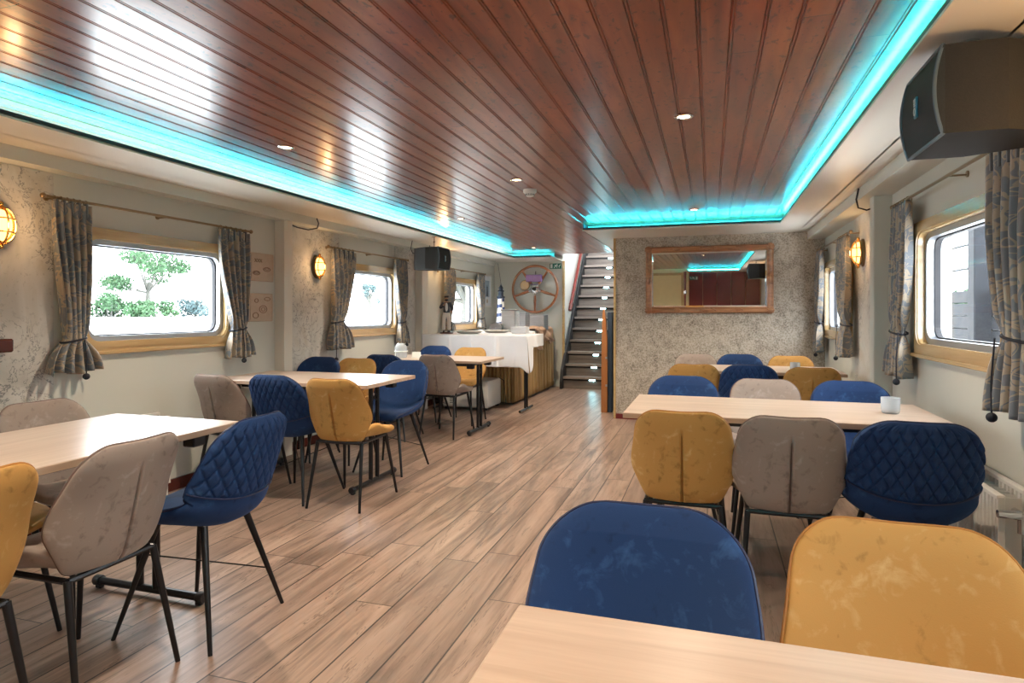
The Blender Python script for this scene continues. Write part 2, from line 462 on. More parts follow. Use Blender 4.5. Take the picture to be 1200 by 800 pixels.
# windows along the walls: (y0, y1)
LW = [(.05, 1.27), (2.72, 3.97), (5.42, 6.65), (8.08, 9.30)]
RW = [(.05, 1.25), (2.95, 4.17), (5.95, 7.17)]
WZ0, WZ1 = .985, 1.74
def wall_with_holes(x0, x1, y0, y1, holes, z1=2.3):
    mb = MB(); y = y0; fw = .065
    for a, b in holes:
        a += fw; b -= fw
        mb.box(x0, x1, y, a, 0, z1); mb.box(x0, x1, a, b, 0, WZ0+fw); mb.box(x0, x1, a, b, WZ1-fw, z1); y = b
    mb.box(x0, x1, y, y1, 0, z1); return mb
wl = struct('wall_left', wall_with_holes(XL-.14, XL, YB, YF, LW), 'wall_paint')
wr = struct('wall_right', wall_with_holes(XR, XR+.14, YB, YP+3, RW), 'wall_paint')
def paper(par, x, pairs, s):
    for a, b in pairs: obj('wallpaper', MB().box(x, x+s*.004, a, b, .06, 2.01), 'map_paper', par)
paper(wl, XL, [(1.35, 2.60), (4.59, 5.46), (6.62, 7.15)], 1)
paper(wr, XR, [(4.85, 5.86)], -1)
wf = struct('wall_front', MB().box(XL, XS0, YF, YF+.1, 0, 2.3), 'wall_paint')
struct('wall_rear', MB().box(XL-.14, XR+.14, YB-.1, YB, 0, 2.4), 'cream')
# partition with the mirror
struct('wall_partition', MB().box(XP, XR, YP, YP+.09, .05, ZS+.06), 'mottled')
struct('trim_1', MB().box(XP-.022, XP+.004, YP-.012, YP+.1, 0, ZS), 'frame_wood')
struct('baseboard_partition', MB().box(XP, XR, YP-.012, YP+.09, 0, .06), 'red_plinth')
struct('wall_passage', MB().box(XP-.0, XP+.08, YP+.09, 12.4, 0, ZS+.06), 'wall_paint')
struct('baseboard_left', MB().box(XL, XL+.015, YB, YF, 0, .08), 'dark_wood')
struct('baseboard_right', MB().box(XR-.015, XR, YB, YP, 0, .08), 'dark_wood')
# stairwell walls, plus an unseen roof added to hold back sky light
struct('wall_stairwell', MB().box(XS0-.08, XS0, YF+.1, 13.0, 0, 4.2).box(XS0-.08, XP+.08, 9.9, 12.2, 4.2, 4.26).box(XS0, XP, 12.9, 13.0, 0, 4.2).box(XP-.0, XP+.08, 9.9, 13.0, ZS+.06, 4.2), 'white_paint')
struct('trim_2', MB().box(XS0-.005, XS0+.03, YF-.02, YF+.02, 0, ZS-.0), 'frame_wood')
# soffits (underside boards, lips and trough backs)
def soffit(name, x0, x1, y0, y1):
    return MB().box(x0, x1, y0, y1, ZS, ZS+.014)
s = MB()
s.box(XL, SL, YB, YF, ZS, ZS+.012); s.box(SR, XR, YB, YP, ZS, ZS+.012); s.box(XS0+1.065, SR, YW, YP, ZS, ZS+.012)
s.box(XS0+1.065, XP, YP, 9.76, ZS, ZS+.012); s.box(SL, XS0, 9.36, YF, ZS, ZS+.012)
struct('trim_3', s, 'soffit_paint')
rsf = MB().box(-.55, SR, YB, -1.15, ZS, ZS+.012); struct('trim_13', rsf, 'soffit_paint')
tag(obj('light_strip', MB().box(-.52, SR, -1.19, -1.176, ZS+.021, ZS+.029), 'led'), 'cyan light strip over the burgundy wall, reflected in the mirror', 'light strip')
lip = MB(); lz0, lz1 = ZS+.008, ZS+.028
lip.box(SL-.008, SL, YB, 9.36, ZS, lz1); lip.box(SR, SR+.008, YB, YW, ZS, lz1)
lip.box(XS0+1.065, SR, YW, YW+.008, ZS, lz1); lip.box(SL, XS0, 9.36, 9.368, ZS, lz1)
lip.box(XS0+1.065, XS0+1.073, YW, 9.76, ZS, ZC-.004)
struct('trim_4', lip, 'trunking')
edge = MB()   # pale edge beading under the lip
edge.box(SL-.012, SL+.004, YB, 9.36, ZS-.004, ZS+.006); edge.box(SR-.004, SR+.012, YB, YW, ZS-.004, ZS+.006); edge.box(XS0+1.06, SR+.01, YW-.004, YW+.012, ZS-.004, ZS+.006)
struct('trim_5', edge, 'soffit_paint')
# trough backs above the soffits (so the cove is closed)
s = MB(); s.box(SL-.30, SL-.29, YB, YF, ZS, ZC+.02); s.box(SR+.24, SR+.25, YB, YP, ZS, ZC+.02); s.box(-1.28, .9, YW+.26, YW+.27, ZS, ZC+.01); s.box(SL-.3, XS0, 9.60, 9.61, ZS, ZC+.02)
struct('trim_6', s, 'soffit_paint')
# wall ducts
d = MB().box(XL, -3.43, YB, YF-.3, 2.015, ZS); d2 = MB().box(.98, XR, YB, YP, 2.01, ZS)
struct('trim_7', d, 'wall_paint'); struct('trim_8', d2, 'wall_paint')
# pilasters
struct('trim_9', MB().box(XL, XL+.1, 4.49, 4.60, 0, 2.015, .004), 'soffit_paint')
struct('trim_10', MB().box(XL, XL+.1, 7.16, 7.32, 0, 2.015, .004), 'soffit_paint')
struct('trim_11', MB().box(XR-.11, XR, 4.74, 4.85, 0, 2.01, .004), 'wall_paint')
# header above the stairs
struct('trim_12', MB().box(XS0-.08, XP, 9.76, 9.80, ZC+.0, ZC+.6).box(XS0-.9, XS0, 9.6, YF, ZC+.02, ZC+.05), 'burgundy')

# ------------------------------------------------------------------ LED strips in the coves
def led(y0, y1, x): return MB().box(x-.006, x+.006, y0, y1, ZS+.024, ZS+.030)
tag(obj('light_strip', MB().box(SL-.036, SL-.022, YB, 9.34, ZS+.021, ZS+.029), 'led'), 'long cyan light strip in the ceiling cove over the left windows', 'light strip')
tag(obj('light_strip', MB().box(SR+.022, SR+.036, YB, YW-.02, ZS+.021, ZS+.029), 'led'), 'long cyan light strip in the ceiling cove on the right', 'light strip')
tag(obj('light_strip', MB().box(-1.24, SR, YW+.024, YW+.038, ZS+.021, ZS+.029), 'led'), 'cyan light strip in the cove in front of the mirror wall', 'light strip')
tag(obj('light_strip', MB().box(SL+.02, XS0-.02, 9.385, 9.395, ZS+.020, ZS+.025), 'led'), 'short cyan light strip above the steering wheel wall', 'light strip')

# ------------------------------------------------------------------ windows
def window(name, wall_x, s, y0, y1):
    """s = direction into the room"""
    z0, z1 = WZ0, WZ1
    fr = MB().ring(rrect(y0, y1, z0, z1, .004), rrect(y0+.068, y1-.068, z0+.068, z1-.068, .075), wall_x-s*.01, wall_x+s*.028, 'X')
    fr.ring(rrect(y0+.03, y1-.03, z0+.03, z1-.03, .02), rrect(y0+.060, y1-.060, z0+.060, z1-.060, .08), wall_x+s*.028, wall_x+s*.036, 'X')
    fr.box(wall_x, wall_x+s*.045, y0-.01, y1+.01, z0-.012, z0+.01, .004)
    o = struct(name, fr, 'frame_wood', smooth=True, ang=30)
    fi = MB().ring(rrect(y0+.066, y1-.066, z0+.066, z1-.066, .076), rrect(y0+.098, y1-.098, z0+.098, z1-.098, .075), wall_x-s*.09, wall_x-s*.008, 'X')
    obj('metal_frame', fi, 'alu', o, smooth=True, ang=30)
    g = MB().ring(rrect(y0+.096, y1-.096, z0+.096, z1-.096, .074), rrect(y0+.106, y1-.106, z0+.106, z1-.106, .07), wall_x-s*.075, wall_x-s*.045, 'X')
    obj('gasket', g, 'gasket', o)
    obj('glass_pane', MB().prism(rrect(y0+.098, y1-.098, z0+.098, z1-.098, .07), wall_x-s*.062, wall_x-s*.058, 'X'), 'glass', o)
    return o
k = 1
for a, b in LW: window('window_%d' % k, XL, 1, a, b); k += 1
for a, b in RW: window('window_%d' % k, XR, -1, a, b); k += 1

# ------------------------------------------------------------------ curtains
def curtain(wx, s, top, tie, bot, z_tie, z_top, z_bot, label, tassel_y, group=None, drop=0, cuff=False):
    """top/tie/bot = (y_a, y_b) spans"""
    nu, nv = 84, 60; H = z_top - z_bot; vt = (z_top - z_tie)/H
    npl = 5; W0 = abs(top[1]-top[0])
    def span(v):
        if v < vt:
            t = v/vt; e = sm(t)**1.3
            return lerp(top[0], tie[0], e), lerp(top[1], tie[1], t**1.8)
        t = (v-vt)/(1-vt); e = 1-(1-t)**2.0
        return lerp(tie[0], bot[0], e), lerp(tie[1], bot[1], e)
    rnd = random.Random(label); ph = [rnd.uniform(-.5, .5) for _ in range(3)]
    mb = MB(); uvs = []
    def fn(u, v):
        a, b = span(v); z = z_top - v*H
        near_tie = math.exp(-((v-vt)/.06)**2)
        amp = .022*(1+.5*min(1, v*3)) * (1-.45*near_tie)
        if v > vt: amp *= 1 + .5*(v-vt)/(1-vt)
        uu = u + .012*sin(7*v+ph[0]*6)
        w = cos(2*PI*npl*uu) + .35*cos(2*PI*npl*2*uu+ph[1]*4)*min(1, v*4)
        y = lerp(a, b, u) + .008*sin(2*PI*npl*uu+1)
        bulge = .030*sin(PI*u)*near_tie
        zz = z + (.010*sin(9*u+ph[2]*5) if v > .97 else 0)
        return (wx + s*(.078 + amp*w*.8 + bulge - .010*near_tie), y, zz)
    mb.grid(fn, nu, nv)
    o = obj('curtain', mb, 'damask', smooth=True, ang=None)
    me = o.data; uvl = me.uv_layers.new(name='UVMap')
    for poly in me.polygons:
        for li in poly.loop_indices:
            vi = me.loops[li].vertex_index; i = vi % (nu+1); j = vi//(nu+1)
            uvl.data[li].uv = (i/nu*.72, j/nv*H)
    md = o.modifiers.new('thick', 'SOLIDIFY'); md.thickness = .004
    tag(o, label, 'curtain', group)
    # pinch pleat heads
    for q in range(npl):
        y = lerp(top[0], top[1], (q+.5)/npl); hb = MB().box(wx+s*.07, wx+s*.10, y-.006, y+.006, z_top-.07, z_top+.012, .003)
        obj('pleat_heading', hb, 'damask', o)
    # tieback
    ya, yb = tie; cy = (ya+yb)/2; ry = abs(yb-ya)/2+.010
    pts = [(wx+s*(.078)+.042*cos(a), cy+ry*sin(a), z_tie+.012*sin(a)) for a in [2*PI*q/28 for q in range(28)]]
    obj('tieback', MB().tube(pts, .006, 6, closed=True), 'cord_black', o, smooth=True)
    tb = MB(); x = wx+s*.125
    tb.tube([(wx+s*.115, tassel_y, z_tie), (x, tassel_y+.004, lerp(z_tie, z_bot, .6)), (x, tassel_y, z_bot-.012-drop)], .0035, 6)
    tb.ball((x, tassel_y, z_bot-.025-drop), .019)
    obj('tassel', tb, 'cord_black', o, smooth=True)
    return o
def rod(wx, s, y0, y1, z, label, rings, mat='brass_dark'):
    t = thing('curtain_rod', label, 'curtain rod', (wx, (y0+y1)/2, z))
    L = (y1-y0)/2; x = s*.078
    obj('pole', MB().tube([(x, -L, 0), (x, L, 0)], .0085, 10), mat, t, smooth=True)
    for e in (-1, 1):
        obj('finial', MB().ball((x, e*(L+.012), 0), .015), mat, t, smooth=True)
    for yy in (-L*.93, 0, L*.93):
        obj('bracket', MB().tube([(0, yy, -.004), (x, yy, -.004)], .005, 6).lathe([(.016, 0), (.016, .006)], 12, (0 if s > 0 else -.006, yy, 0), 'X'), mat, t, smooth=True)
    for (a, b, n) in rings:
        for q in range(n):
            y = lerp(a, b, (q+.5)/n) - (y0+y1)/2
            pts = [(x+.016*cos(2*PI*g/14), y, -.007+.016*sin(2*PI*g/14)) for g in range(14)]
            obj('ring', MB().tube(pts, .0025, 5, closed=True), mat, t, smooth=True)
G = 'damask curtains at the windows'
ZT = 1.845
curtain(XL, 1, (2.53, 2.75), (2.60, 2.72), (2.50, 2.80), 1.07, ZT, .885, 'damask curtain tied back at the left end of the nearest left window', 2.70, G)
curtain(XL, 1, (4.07, 3.76), (4.04, 3.90), (4.10, 3.84), 1.10, ZT, .885, 'damask curtain tied back beside the two square plaques', 3.98, G)
rod(XL, 1, 2.50, 4.10, ZT+.022, 'thin brass curtain rod over the nearest left window', [(2.53, 2.75, 6), (3.76, 4.07, 6)])
curtain(XL, 1, (5.22, 5.62), (5.24, 5.42), (5.18, 5.56), 1.14, ZT-.01, .875, 'damask curtain hanging just right of the left wall ship lamp', 5.23, G, .07)
curtain(XL, 1, (6.76, 6.48), (6.72, 6.60), (6.76, 6.56), 1.12, ZT-.01, .875, 'damask curtain on the left wall nearest the small hanging speaker', 6.69, G)
rod(XL, 1, 5.18, 6.80, ZT+.012, 'brass curtain rod over the middle left window', [(5.22, 5.62, 6), (6.48, 6.76, 6)])
curtain(XL, 1, (7.90, 8.24), (7.92, 8.08), (7.88, 8.18), 1.14, ZT-.02, .99, 'lamplit damask curtain behind the sailor figurine', 7.93, G)
curtain(XL, 1, (9.44, 9.16), (9.42, 9.30), (9.46, 9.22), 1.14, ZT-.02, .99, 'damask curtain beside the framed lighthouse picture', 9.40, G)
rod(XL, 1, 7.86, 9.50, ZT+.002, 'brass curtain rod over the window behind the buffet', [(7.9, 8.24, 6), (9.16, 9.44, 6)])
curtain(XR, -1, (4.36, 4.05), (4.37, 4.20), (4.46, 4.13), 1.11, ZT+.01, .85, 'damask curtain at the far end of the large right window', 4.14, G)
curtain(XR, -1, (2.60, 2.97), (2.60, 2.84), (2.55, 2.93), 1.13, ZT+.01, .85, 'damask curtain nearest the camera on the right wall', 2.845, G)
rod(XR, -1, 2.50, 4.40, ZT+.032, 'steel curtain rod over the large right window', [(4.05, 4.36, 6), (2.6, 2.99, 7)])
curtain(XR, -1, (7.24, 6.96), (7.24, 7.10), (7.26, 7.04), 1.13, ZT+.01, .82, 'damask curtain in the corner beside the mirror wall', 7.08, G)
curtain(XR, -1, (5.70, 6.12), (5.72, 5.92), (5.70, 5.98), 1.13, ZT+.01, .86, 'damask curtain beside the right wall ship lamp', 5.99, G)
rod(XR, -1, 5.64, 7.24, ZT+.032, 'curtain rod over the small window by the mirror wall', [(6.96, 7.22, 5), (5.7, 6.12, 6)])

# ------------------------------------------------------------------ chairs
def shell(P, us, vs, cin, tout, disp=None):
    """P(u,v) mid surface, outward normal = Pu x Pv.  cin = cushion inward, tout = thickness outward"""
    nu, nv = len(us), len(vs); F = []; B = []
    e = 1e-3
    for v in vs:
        for u in us:
            p = Vector(P(u, v))
            u0, u1 = max(-1, u-e), min(1, u+e); v0, v1 = max(0, v-e), min(1, v+e)
            n = (Vector(P(u1, v)) - Vector(P(u0, v))).cross(Vector(P(u, v1)) - Vector(P(u, v0)))
            n = n.normalized() if n.length > 0 else Vector((0, -1, 0))
            F.append(p - n*cin(u, v)); B.append(p + n*(tout(u, v) + (disp(u, v) if disp else 0)))
    mb = MB(); N = nu*nv; fs = []
    for j in range(nv-1):
        for i in range(nu-1):
            a = j*nu+i; fs.append((a, a+nu, a+nu+1, a+1)); fs.append((N+a, N+a+1, N+a+nu+1, N+a+nu))
    per = [i for i in range(nu)] + [j*nu+nu-1 for j in range(1, nv)] + [(nv-1)*nu+i for i in range(nu-2, -1, -1)] + [j*nu for j in range(nv-2, 0, -1)]
    for a, b in zip(per, per[1:]+per[:1]): fs.append((a, b, N+b, N+a))
    return mb.add(F+B, fs)
def cosp(n): return [-cos(PI*i/n) for i in range(n+1)]

# --- chair with a hexagonal seamed back
ZA0, ZA1 = .42, .82
HW = [(.42, .150), (.47, .176), (.56, .217), (.60, .217), (.72, .196), (.82, .182)]
def wA(z):
    w = interp(HW, z); r = .085
    if z > ZA1-r: w = w - r + math.sqrt(max(0, r*r-(z-(ZA1-r))**2))
    r = .02
    if z < ZA0+r: w = w - r + math.sqrt(max(0, r*r-((ZA0+r)-z)**2))
    return w
def PA(u, v):
    z = lerp(ZA0, ZA1, v); w = wA(z); x = u*w
    yb = interp([(.42, -.175), (.50, -.205), (.62, -.235), (.82, -.285)], z)
    y = yb + .085*(abs(x)/.225)**2.2*(1-.55*sm((z-.62)/.2))
    z2 = z - .003*math.exp(-(x/.07)**2)*sm((v-.9)/.1)
    return (x, y, z2)
vsA = [0, .01, .025, .05] + [.05+.72*i/16 for i in range(1, 17)] + [.82, .86, .895, .925, .95, .97, .985, .995, 1]
usA = sorted(set([round(q, 5) for q in cosp(26)] + [-.075, -.05, -.035, -.022, -.012, .012, .022, .035, .05, .075]))
def edgef(u, v): return max(0, 1-abs(u)**5)**.6 * max(0, min(1, v/.10))**.5 * max(0, min(1, (1-v)/.12))**.5
def dispA(u, v):
    x = abs(u*wA(lerp(ZA0, ZA1, v)))
    g = sm((.82-v)/.12) * sm(v/.03+.3)
    return g*(-.012*math.exp(-(x/.0045)**2) + .0035*math.exp(-((x-.0095)/.005)**2))
backA = shell(PA, usA, vsA, lambda u, v: .006+.014*edgef(u, v), lambda u, v: .006+.016*edgef(u, v), dispA)
def pipe(P, r, us, vs, off=0):
    pts = [P(-1, v) for v in vs] + [P(u, 1) for u in us[1:-1]] + [P(1, v) for v in reversed(vs)]
    return MB().tube(pts, r, 6)
def wSA(v):  # v: 0 front .. 1 back
    y = lerp(.245, -.165, v)
    w = interp([(-.185, .165), (-.08, .205), (.03, .220), (.16, .214), (.245, .198)], y)
    r = .09; f = .245-y
    if f < r: w = w - r + math.sqrt(max(0, r*r-(r-f)**2))
    return w, y
def PSA(u, v):
    w, y = wSA(v); x = u*w
    side = abs(u)**3*(.012 + .055*math.exp(-((y+.07)/.10)**2))
    return (x, y, .452 + side - .018*sm((y-.12)/.13) - .008*(1-abs(u)**2))
vsS = [0, .006, .02, .045, .08, .12, .17] + [.17+.83*i/14 for i in range(1, 15)]
seatA = shell(PSA, cosp(24), vsS, lambda u, v: .006+.022*edgef(u, 1-v)*max(.1, min(1, v/.06)), lambda u, v: .008+.026*edgef(u, 1-v))
def dark_slit():
    return MB().grid(lambda a, b: tuple(Vector(PA((a-.5)*.02, .015+b*.77)) + Vector((0, -.0135, 0))), 2, 14)
def legmb(p0, p1, r0, r1):
    p0, p1 = Vector(p0), Vector(p1)
    return MB().tube([p0, p0.lerp(p1, .5), p1], [r0, (r0+r1)/2, r1], 10)
def make_A(col):
    t = thing('dining_chair', '', 'chair')
    obj('seat', seatA, 'velvet_'+col, t, smooth=True, ang=None)
    b = obj('backrest', backA, 'velvet_'+col, t, smooth=True, ang=None)
    sp = MB().tube([tuple(Vector(PA(u, 1))) for u in usA], .001, 4)
    obj('piping', pipe(PA, .0042, usA, vsA), 'piping_'+col, b, smooth=True)
    obj('seam', MB().tube([tuple(Vector(PA(0, .01+v*.78)) + Vector((0, -.0145, 0))) for v in [i/14 for i in range(15)]], .0022, 6), 'piping_'+col, b, smooth=True)
    f = MB(); x, y0, y1, z = .155, -.165, .16, .408
    for p, q in (((-x, y0), (x, y0)), ((x, y0), (x, y1)), ((x, y1), (-x, y1)), ((-x, y1), (-x, y0))):
        f.tube([(*p, z), (*q, z)], .0105, 8)
    obj('seat_frame', f, 'black_metal', t, smooth=True)
    for sx in (-1, 1):
        obj('leg', legmb((sx*x, y0, .41), (sx*.185, -.245, 0), .0125, .0085), 'black_metal', t, smooth=True)
        obj('leg', legmb((sx*x, y1, .41), (sx*.20, .235, 0), .0125, .0085), 'black_metal', t, smooth=True)
    return t
# --- bucket chair with diamond quilting
PB = [(.235, .415), (.215, .447), (.12, .452), (0, .445), (-.09, .442), (-.155, .456), (-.200, .50), (-.226, .57), (-.245, .65), (-.262, .74), (-.276, .828)]
NB = 400; tabB = [catmull(PB, i/NB) for i in range(NB+1)]
arc = [0]
for i in range(NB): arc.append(arc[-1] + math.dist(tabB[i], tabB[i+1]))
LB = arc[-1]
def pathB(v):
    L = v*LB; lo, hi = 0, NB
    while hi-lo > 1:
        mid = (lo+hi)//2
        if arc[mid] <= L: lo = mid
        else: hi = mid
    f = (L-arc[lo])/max(1e-9, arc[hi]-arc[lo]); a, b = tabB[lo], tabB[hi]
    return lerp(a[0], b[0], f), lerp(a[1], b[1], f), (b[0]-a[0], b[1]-a[1])
def wB(v):
    y, z, _ = pathB(v)
    if z < .60 and y > -.2: w = interp([(-.17, .215), (-.05, .218), (.1, .212), (.235, .19)], y)
    else: w = interp([(.45, .215), (.55, .221), (.66, .215), (.76, .200), (.84, .186)], z)
    d = (1-v)*LB; r = .11
    if d < r: w = w - r + math.sqrt(max(0, r*r-(r-d)**2))
    d = v*LB; r = .07
    if d < r: w = w - r + math.sqrt(max(0, r*r-(r-d)**2))
    return w
def PBf(u, v):
    y, z, d = pathB(v); l = math.hypot(*d); ty, tz = d[0]/l, d[1]/l
    ny, nz = tz, -ty   # inward (up on the seat, forward on the back)
    rs = interp([(0, .012), (.22, .03), (.42, .080), (.56, .112), (.68, .105), (.82, .075), (1, .045)], v)
    x = u*wB(v); k = (abs(x)/.218)**2.4*rs
    return (x, y+ny*k, z+nz*k)
vq = None
for i in range(400):
    if pathB(i/400)[1] > .535 and pathB(i/400)[0] < -.1: vq = i/400; break
vsB = [0, .004, .012, .025, .045, .07, .1] + [.1+(vq-.1)*i/22 for i in range(1, 23)] + [vq+(.955-vq)*i/104 for i in range(1, 105)] + [.965, .975, .984, .991, .996, 1]
usB = [-1, -.992, -.98] + [-.97+1.94*i/130 for i in range(131)] + [.98, .992, 1]
def edgeB(u, v): return max(0, 1-abs(u)**7)**.6 * max(0, min(1, v/.05))**.5 * max(0, min(1, (1-v)/.07))**.5
def dispB(u, v):
    if v < vq: return 0
    x = u*wB(v)*1.12+.026; L = (v-vq)*LB
    a = x/.047 + L/.084; b = x/.047 - L/.084
    sa, sb = abs(sin(PI*a)), abs(sin(PI*b)); q = .62*(1-math.exp(-(sa/.24)**2))*(1-math.exp(-(sb/.24)**2)) + .38*math.sqrt(sa*sb)
    fade = sm((v-vq)/.03)*sm((1-v)/.04)*sm((1-abs(u))/.05)
    return .0105*q*fade - .002*math.exp(-((v-vq)/.006)**2)
shellB = shell(PBf, usB, vsB, lambda u, v: .006+.016*edgeB(u, v), lambda u, v: .007+(.030 if v < vq-.1 else lerp(.030, .014, sm((v-vq+.1)/.15)))*edgeB(u, v), dispB)
def make_B():
    t = thing('dining_chair', '', 'chair')
    b = obj('bucket_seat', shellB, 'velvet_blue', t, smooth=True, ang=None)
    obj('piping', pipe(PBf, .0042, usB, vsB), 'piping_blue', b, smooth=True)
    def outer(u, v):
        p = Vector(PBf(u, v)); e = 1e-3
        n = (Vector(PBf(min(1, u+e), v))-Vector(PBf(max(-1, u-e), v))).cross(Vector(PBf(u, v+e))-Vector(PBf(u, v-e))).normalized()
        return p + n*(.010+.020*edgeB(u, v))
    obj('seam', MB().tube([outer(-.985+1.97*i/40, vq-.002+.02*abs(-.985+1.97*i/40)**2) for i in range(41)], .0035, 6), 'piping_blue', b, smooth=True)
    legs = {}
    for sx in (-1, 1):
        for sy in (-1, 1):
            p0, p1 = (sx*.115, sy*.105-.0, .42), (sx*.212, sy*.215, 0)
            legs[(sx, sy)] = (Vector(p0), Vector(p1))
            obj('leg', legmb(p0, p1, .0145, .008), 'black_metal', t, smooth=True)
    w = MB()
    w.tube([legs[(-1, -1)][0].lerp(legs[(-1, -1)][1], .62), legs[(1, 1)][0].lerp(legs[(1, 1)][1], .28)], .003, 6)
    w.tube([legs[(1, -1)][0].lerp(legs[(1, -1)][1], .62), legs[(-1, 1)][0].lerp(legs[(-1, 1)][1], .28)], .003, 6)
    obj('cross_wire', w, 'black_metal', t, smooth=True)
    return t
protos = {}
def chair(kind, x, y, deg, label, group):
    if kind not in protos:
        t = make_B() if kind == 'blue' else make_A(kind)
        protos[kind] = t; t.location = (x, y, 0); t.rotation_euler = (0, 0, math.radians(deg)); t['label'] = label; t['group'] = group
        return t
    return dup(protos[kind], (x, y, 0), math.radians(deg), label, group)
g1, g2, g3 = 'chairs around the nearest left table', 'chairs around the middle left table', 'chairs around the far left table'
h1, h2, h3 = 'chairs at the table in the foreground', 'chairs around the middle right table', 'chairs around the table by the mirror wall'
chair('taupe', -2.03, 1.56, 91, 'taupe velvet chair in the left foreground with its seamed back to the aisle', g1)
chair('blue', -1.93, 2.01, 93, 'blue quilted chair on the aisle side of the nearest left table', g1)
chair('yellow', -2.06, 1.10, 90, 'mustard yellow chair cut by the left edge of the photo', g1)
chair('taupe', -2.66, 2.07, -92, 'brownish taupe chair between the nearest left table and the left wall', g1)
chair('yellow', -2.63, 1.58, -90, 'olive gold chair seat showing under the nearest left table, wall side', g1)
chair('taupe', -3.10, 3.60, -6, 'taupe chair by the wall with its back to the camera, middle left table', g2)
chair('blue', -2.66, 3.61, -3, 'blue quilted chair between taupe and the yellow one at the middle left table', g2)
chair('yellow', -2.24, 3.61, 2, 'mustard yellow chair standing out into the aisle, back to the camera', g2)
chair('blue', -3.32, 4.58, 180, 'plain blue chair facing the camera near the left pilaster', g2)
chair('yellow', -2.97, 4.62, 182, 'yellow chair facing the camera behind the middle left table', g2)
chair('blue', -2.40, 4.43, 178, 'dark blue chair seen from the front at the aisle corner of the middle left table', g2)
chair('blue', -2.98, 5.56, 2, 'dark blue chair, back to the camera, beside the jar on the far left table', g3)
chair('taupe', -2.54, 5.84, -2, 'taupe chair with its back to the camera at the far left table', g3)
chair('blue', -3.13, 6.62, 180, 'small bright blue chair facing the camera in front of the white buffet cloth', g3)
chair('yellow', -2.66, 6.56, 180, 'orange yellow chair facing the camera in front of the white cooler', g3)
chair('blue', -.13, 1.04, 180, 'large blue velvet chair in the bottom foreground across the nearest table', h1)
chair('yellow', .335, 1.10, 178, 'large gold velvet chair in the bottom right corner', h1)
chair('yellow', -.115, 2.95, 0, 'mustard chair with its seamed back to the camera at the middle right table', h2)
chair('taupe', .30, 2.93, 0, 'taupe chair with its seamed back to the camera at the middle right table', h2)
chair('blue', .735, 2.88, -2, 'dark blue quilted chair with its back to the camera beside the right radiator', h2)
chair('blue', -.165, 3.80, 180, 'plain blue chair facing the camera, left end of the middle right table', h2)
chair('taupe', .31, 3.84, 180, 'grey taupe chair facing the camera, behind the middle right table', h2)
chair('blue', .76, 3.78, 180, 'bright blue chair facing the camera behind the frosted glass', h2)
chair('yellow', -.13, 5.42, 0, 'mustard chair with its back to the camera at the left of the mirror wall table', h3)
chair('blue', .28, 5.36, 0, 'dark blue quilted chair with its back to the camera at the mirror wall table', h3)
chair('yellow', .72, 5.36, 0, 'ochre chair with its seamed back to the camera at the mirror wall table', h3)
chair('taupe', -.14, 6.14, 180, 'pinkish taupe chair against the mottled wall below the mirror', h3)
chair('blue', .26, 6.10, 180, 'blue chair facing the camera below the middle of the mirror', h3)
chair('yellow', .71, 6.12, 180, 'pale yellow chair facing the camera next to the glass by the mirror wall', h3)

# ------------------------------------------------------------------ tables
def table(L, W, cx, cy, rz, label, inset=.15, group='folding tables in the saloon', h=.75):
    t = thing('dining_table', label, 'table', (cx, cy, 0), rz, group)
    top = obj('tabletop', MB().box(-L/2, L/2, -W/2, W/2, h-.026, h, .0025), 'table_wood_x', t)
    obj('edge_band', MB().ring(rrect(-L/2-.001, L/2+.001, -W/2-.001, W/2+.001, .003, 2), rrect(-L/2+.004, L/2-.004, -W/2+.004, W/2-.004, .002, 2), h-.0255, h-.003, 'Z'), 'table_edge', top)
    for e in (-1, 1):
        x = e*(L/2-inset); lg = MB()
        lg.tube([(x, -.285, .032), (x, .285, .032)], .0165, 10)
        lg.tube([(x, -.045, .04), (x, -.045, h-.05)], .0155, 10); lg.tube([(x, .045, .04), (x, .045, h-.05)], .0155, 10)
        lg.tube([(x, -.25, h-.045), (x, .25, h-.045)], .014, 8)
        lg.tube([(x, -.045, h-.16), (x, .045, h-.10)], .007, 6); lg.tube([(x, .045, h-.16), (x, -.045, h-.10)], .007, 6)
        o = obj('leg', lg, 'black_metal', t, smooth=True)
        for q in (-1, 1):
            fc = MB().lathe([(.021, -.018), (.023, -.012), (.023, .012), (.019, .018)], 14, (x, q*.285, .0325), 'Y').box(x-.012, x+.012, q*.277-.015, q*.277+.015, 0, .018, .003)
            obj('foot_cap', fc, 'black_plastic', o, smooth=True)
        for q in (-1, 1):
            obj('bracket', MB().box(x-.035, x+.035, q*.25-.03, q*.25+.03, h-.085, h-.027, .006), 'black_plastic', t)
    obj('apron', MB().box(-L/2+inset+.02, L/2-inset-.02, -.2, -.175, h-.066, h-.027).box(-L/2+inset+.02, L/2-inset-.02, .175, .2, h-.066, h-.027), 'black_metal', t)
    return t
table(1.50, .71, -2.325, 1.515, PI/2, 'oak topped folding table nearest on the left, parallel to the windows')
table(1.30, .71, -2.80, 3.985, 0, 'oak topped folding table in the middle of the left row')
table(1.35, .71, -2.815, 6.105, 0, 'oak topped folding table with a jar on it, farthest of the left row')
table(1.40, .71, .402, .625, 0, 'large oak table top filling the bottom foreground')
table(1.40, .71, .30, 3.37, 0, 'oak topped folding table with a frosted glass, middle of the right row')
table(1.10, .66, .46, 5.74, 0, 'oak topped folding table nearest the mirror wall')

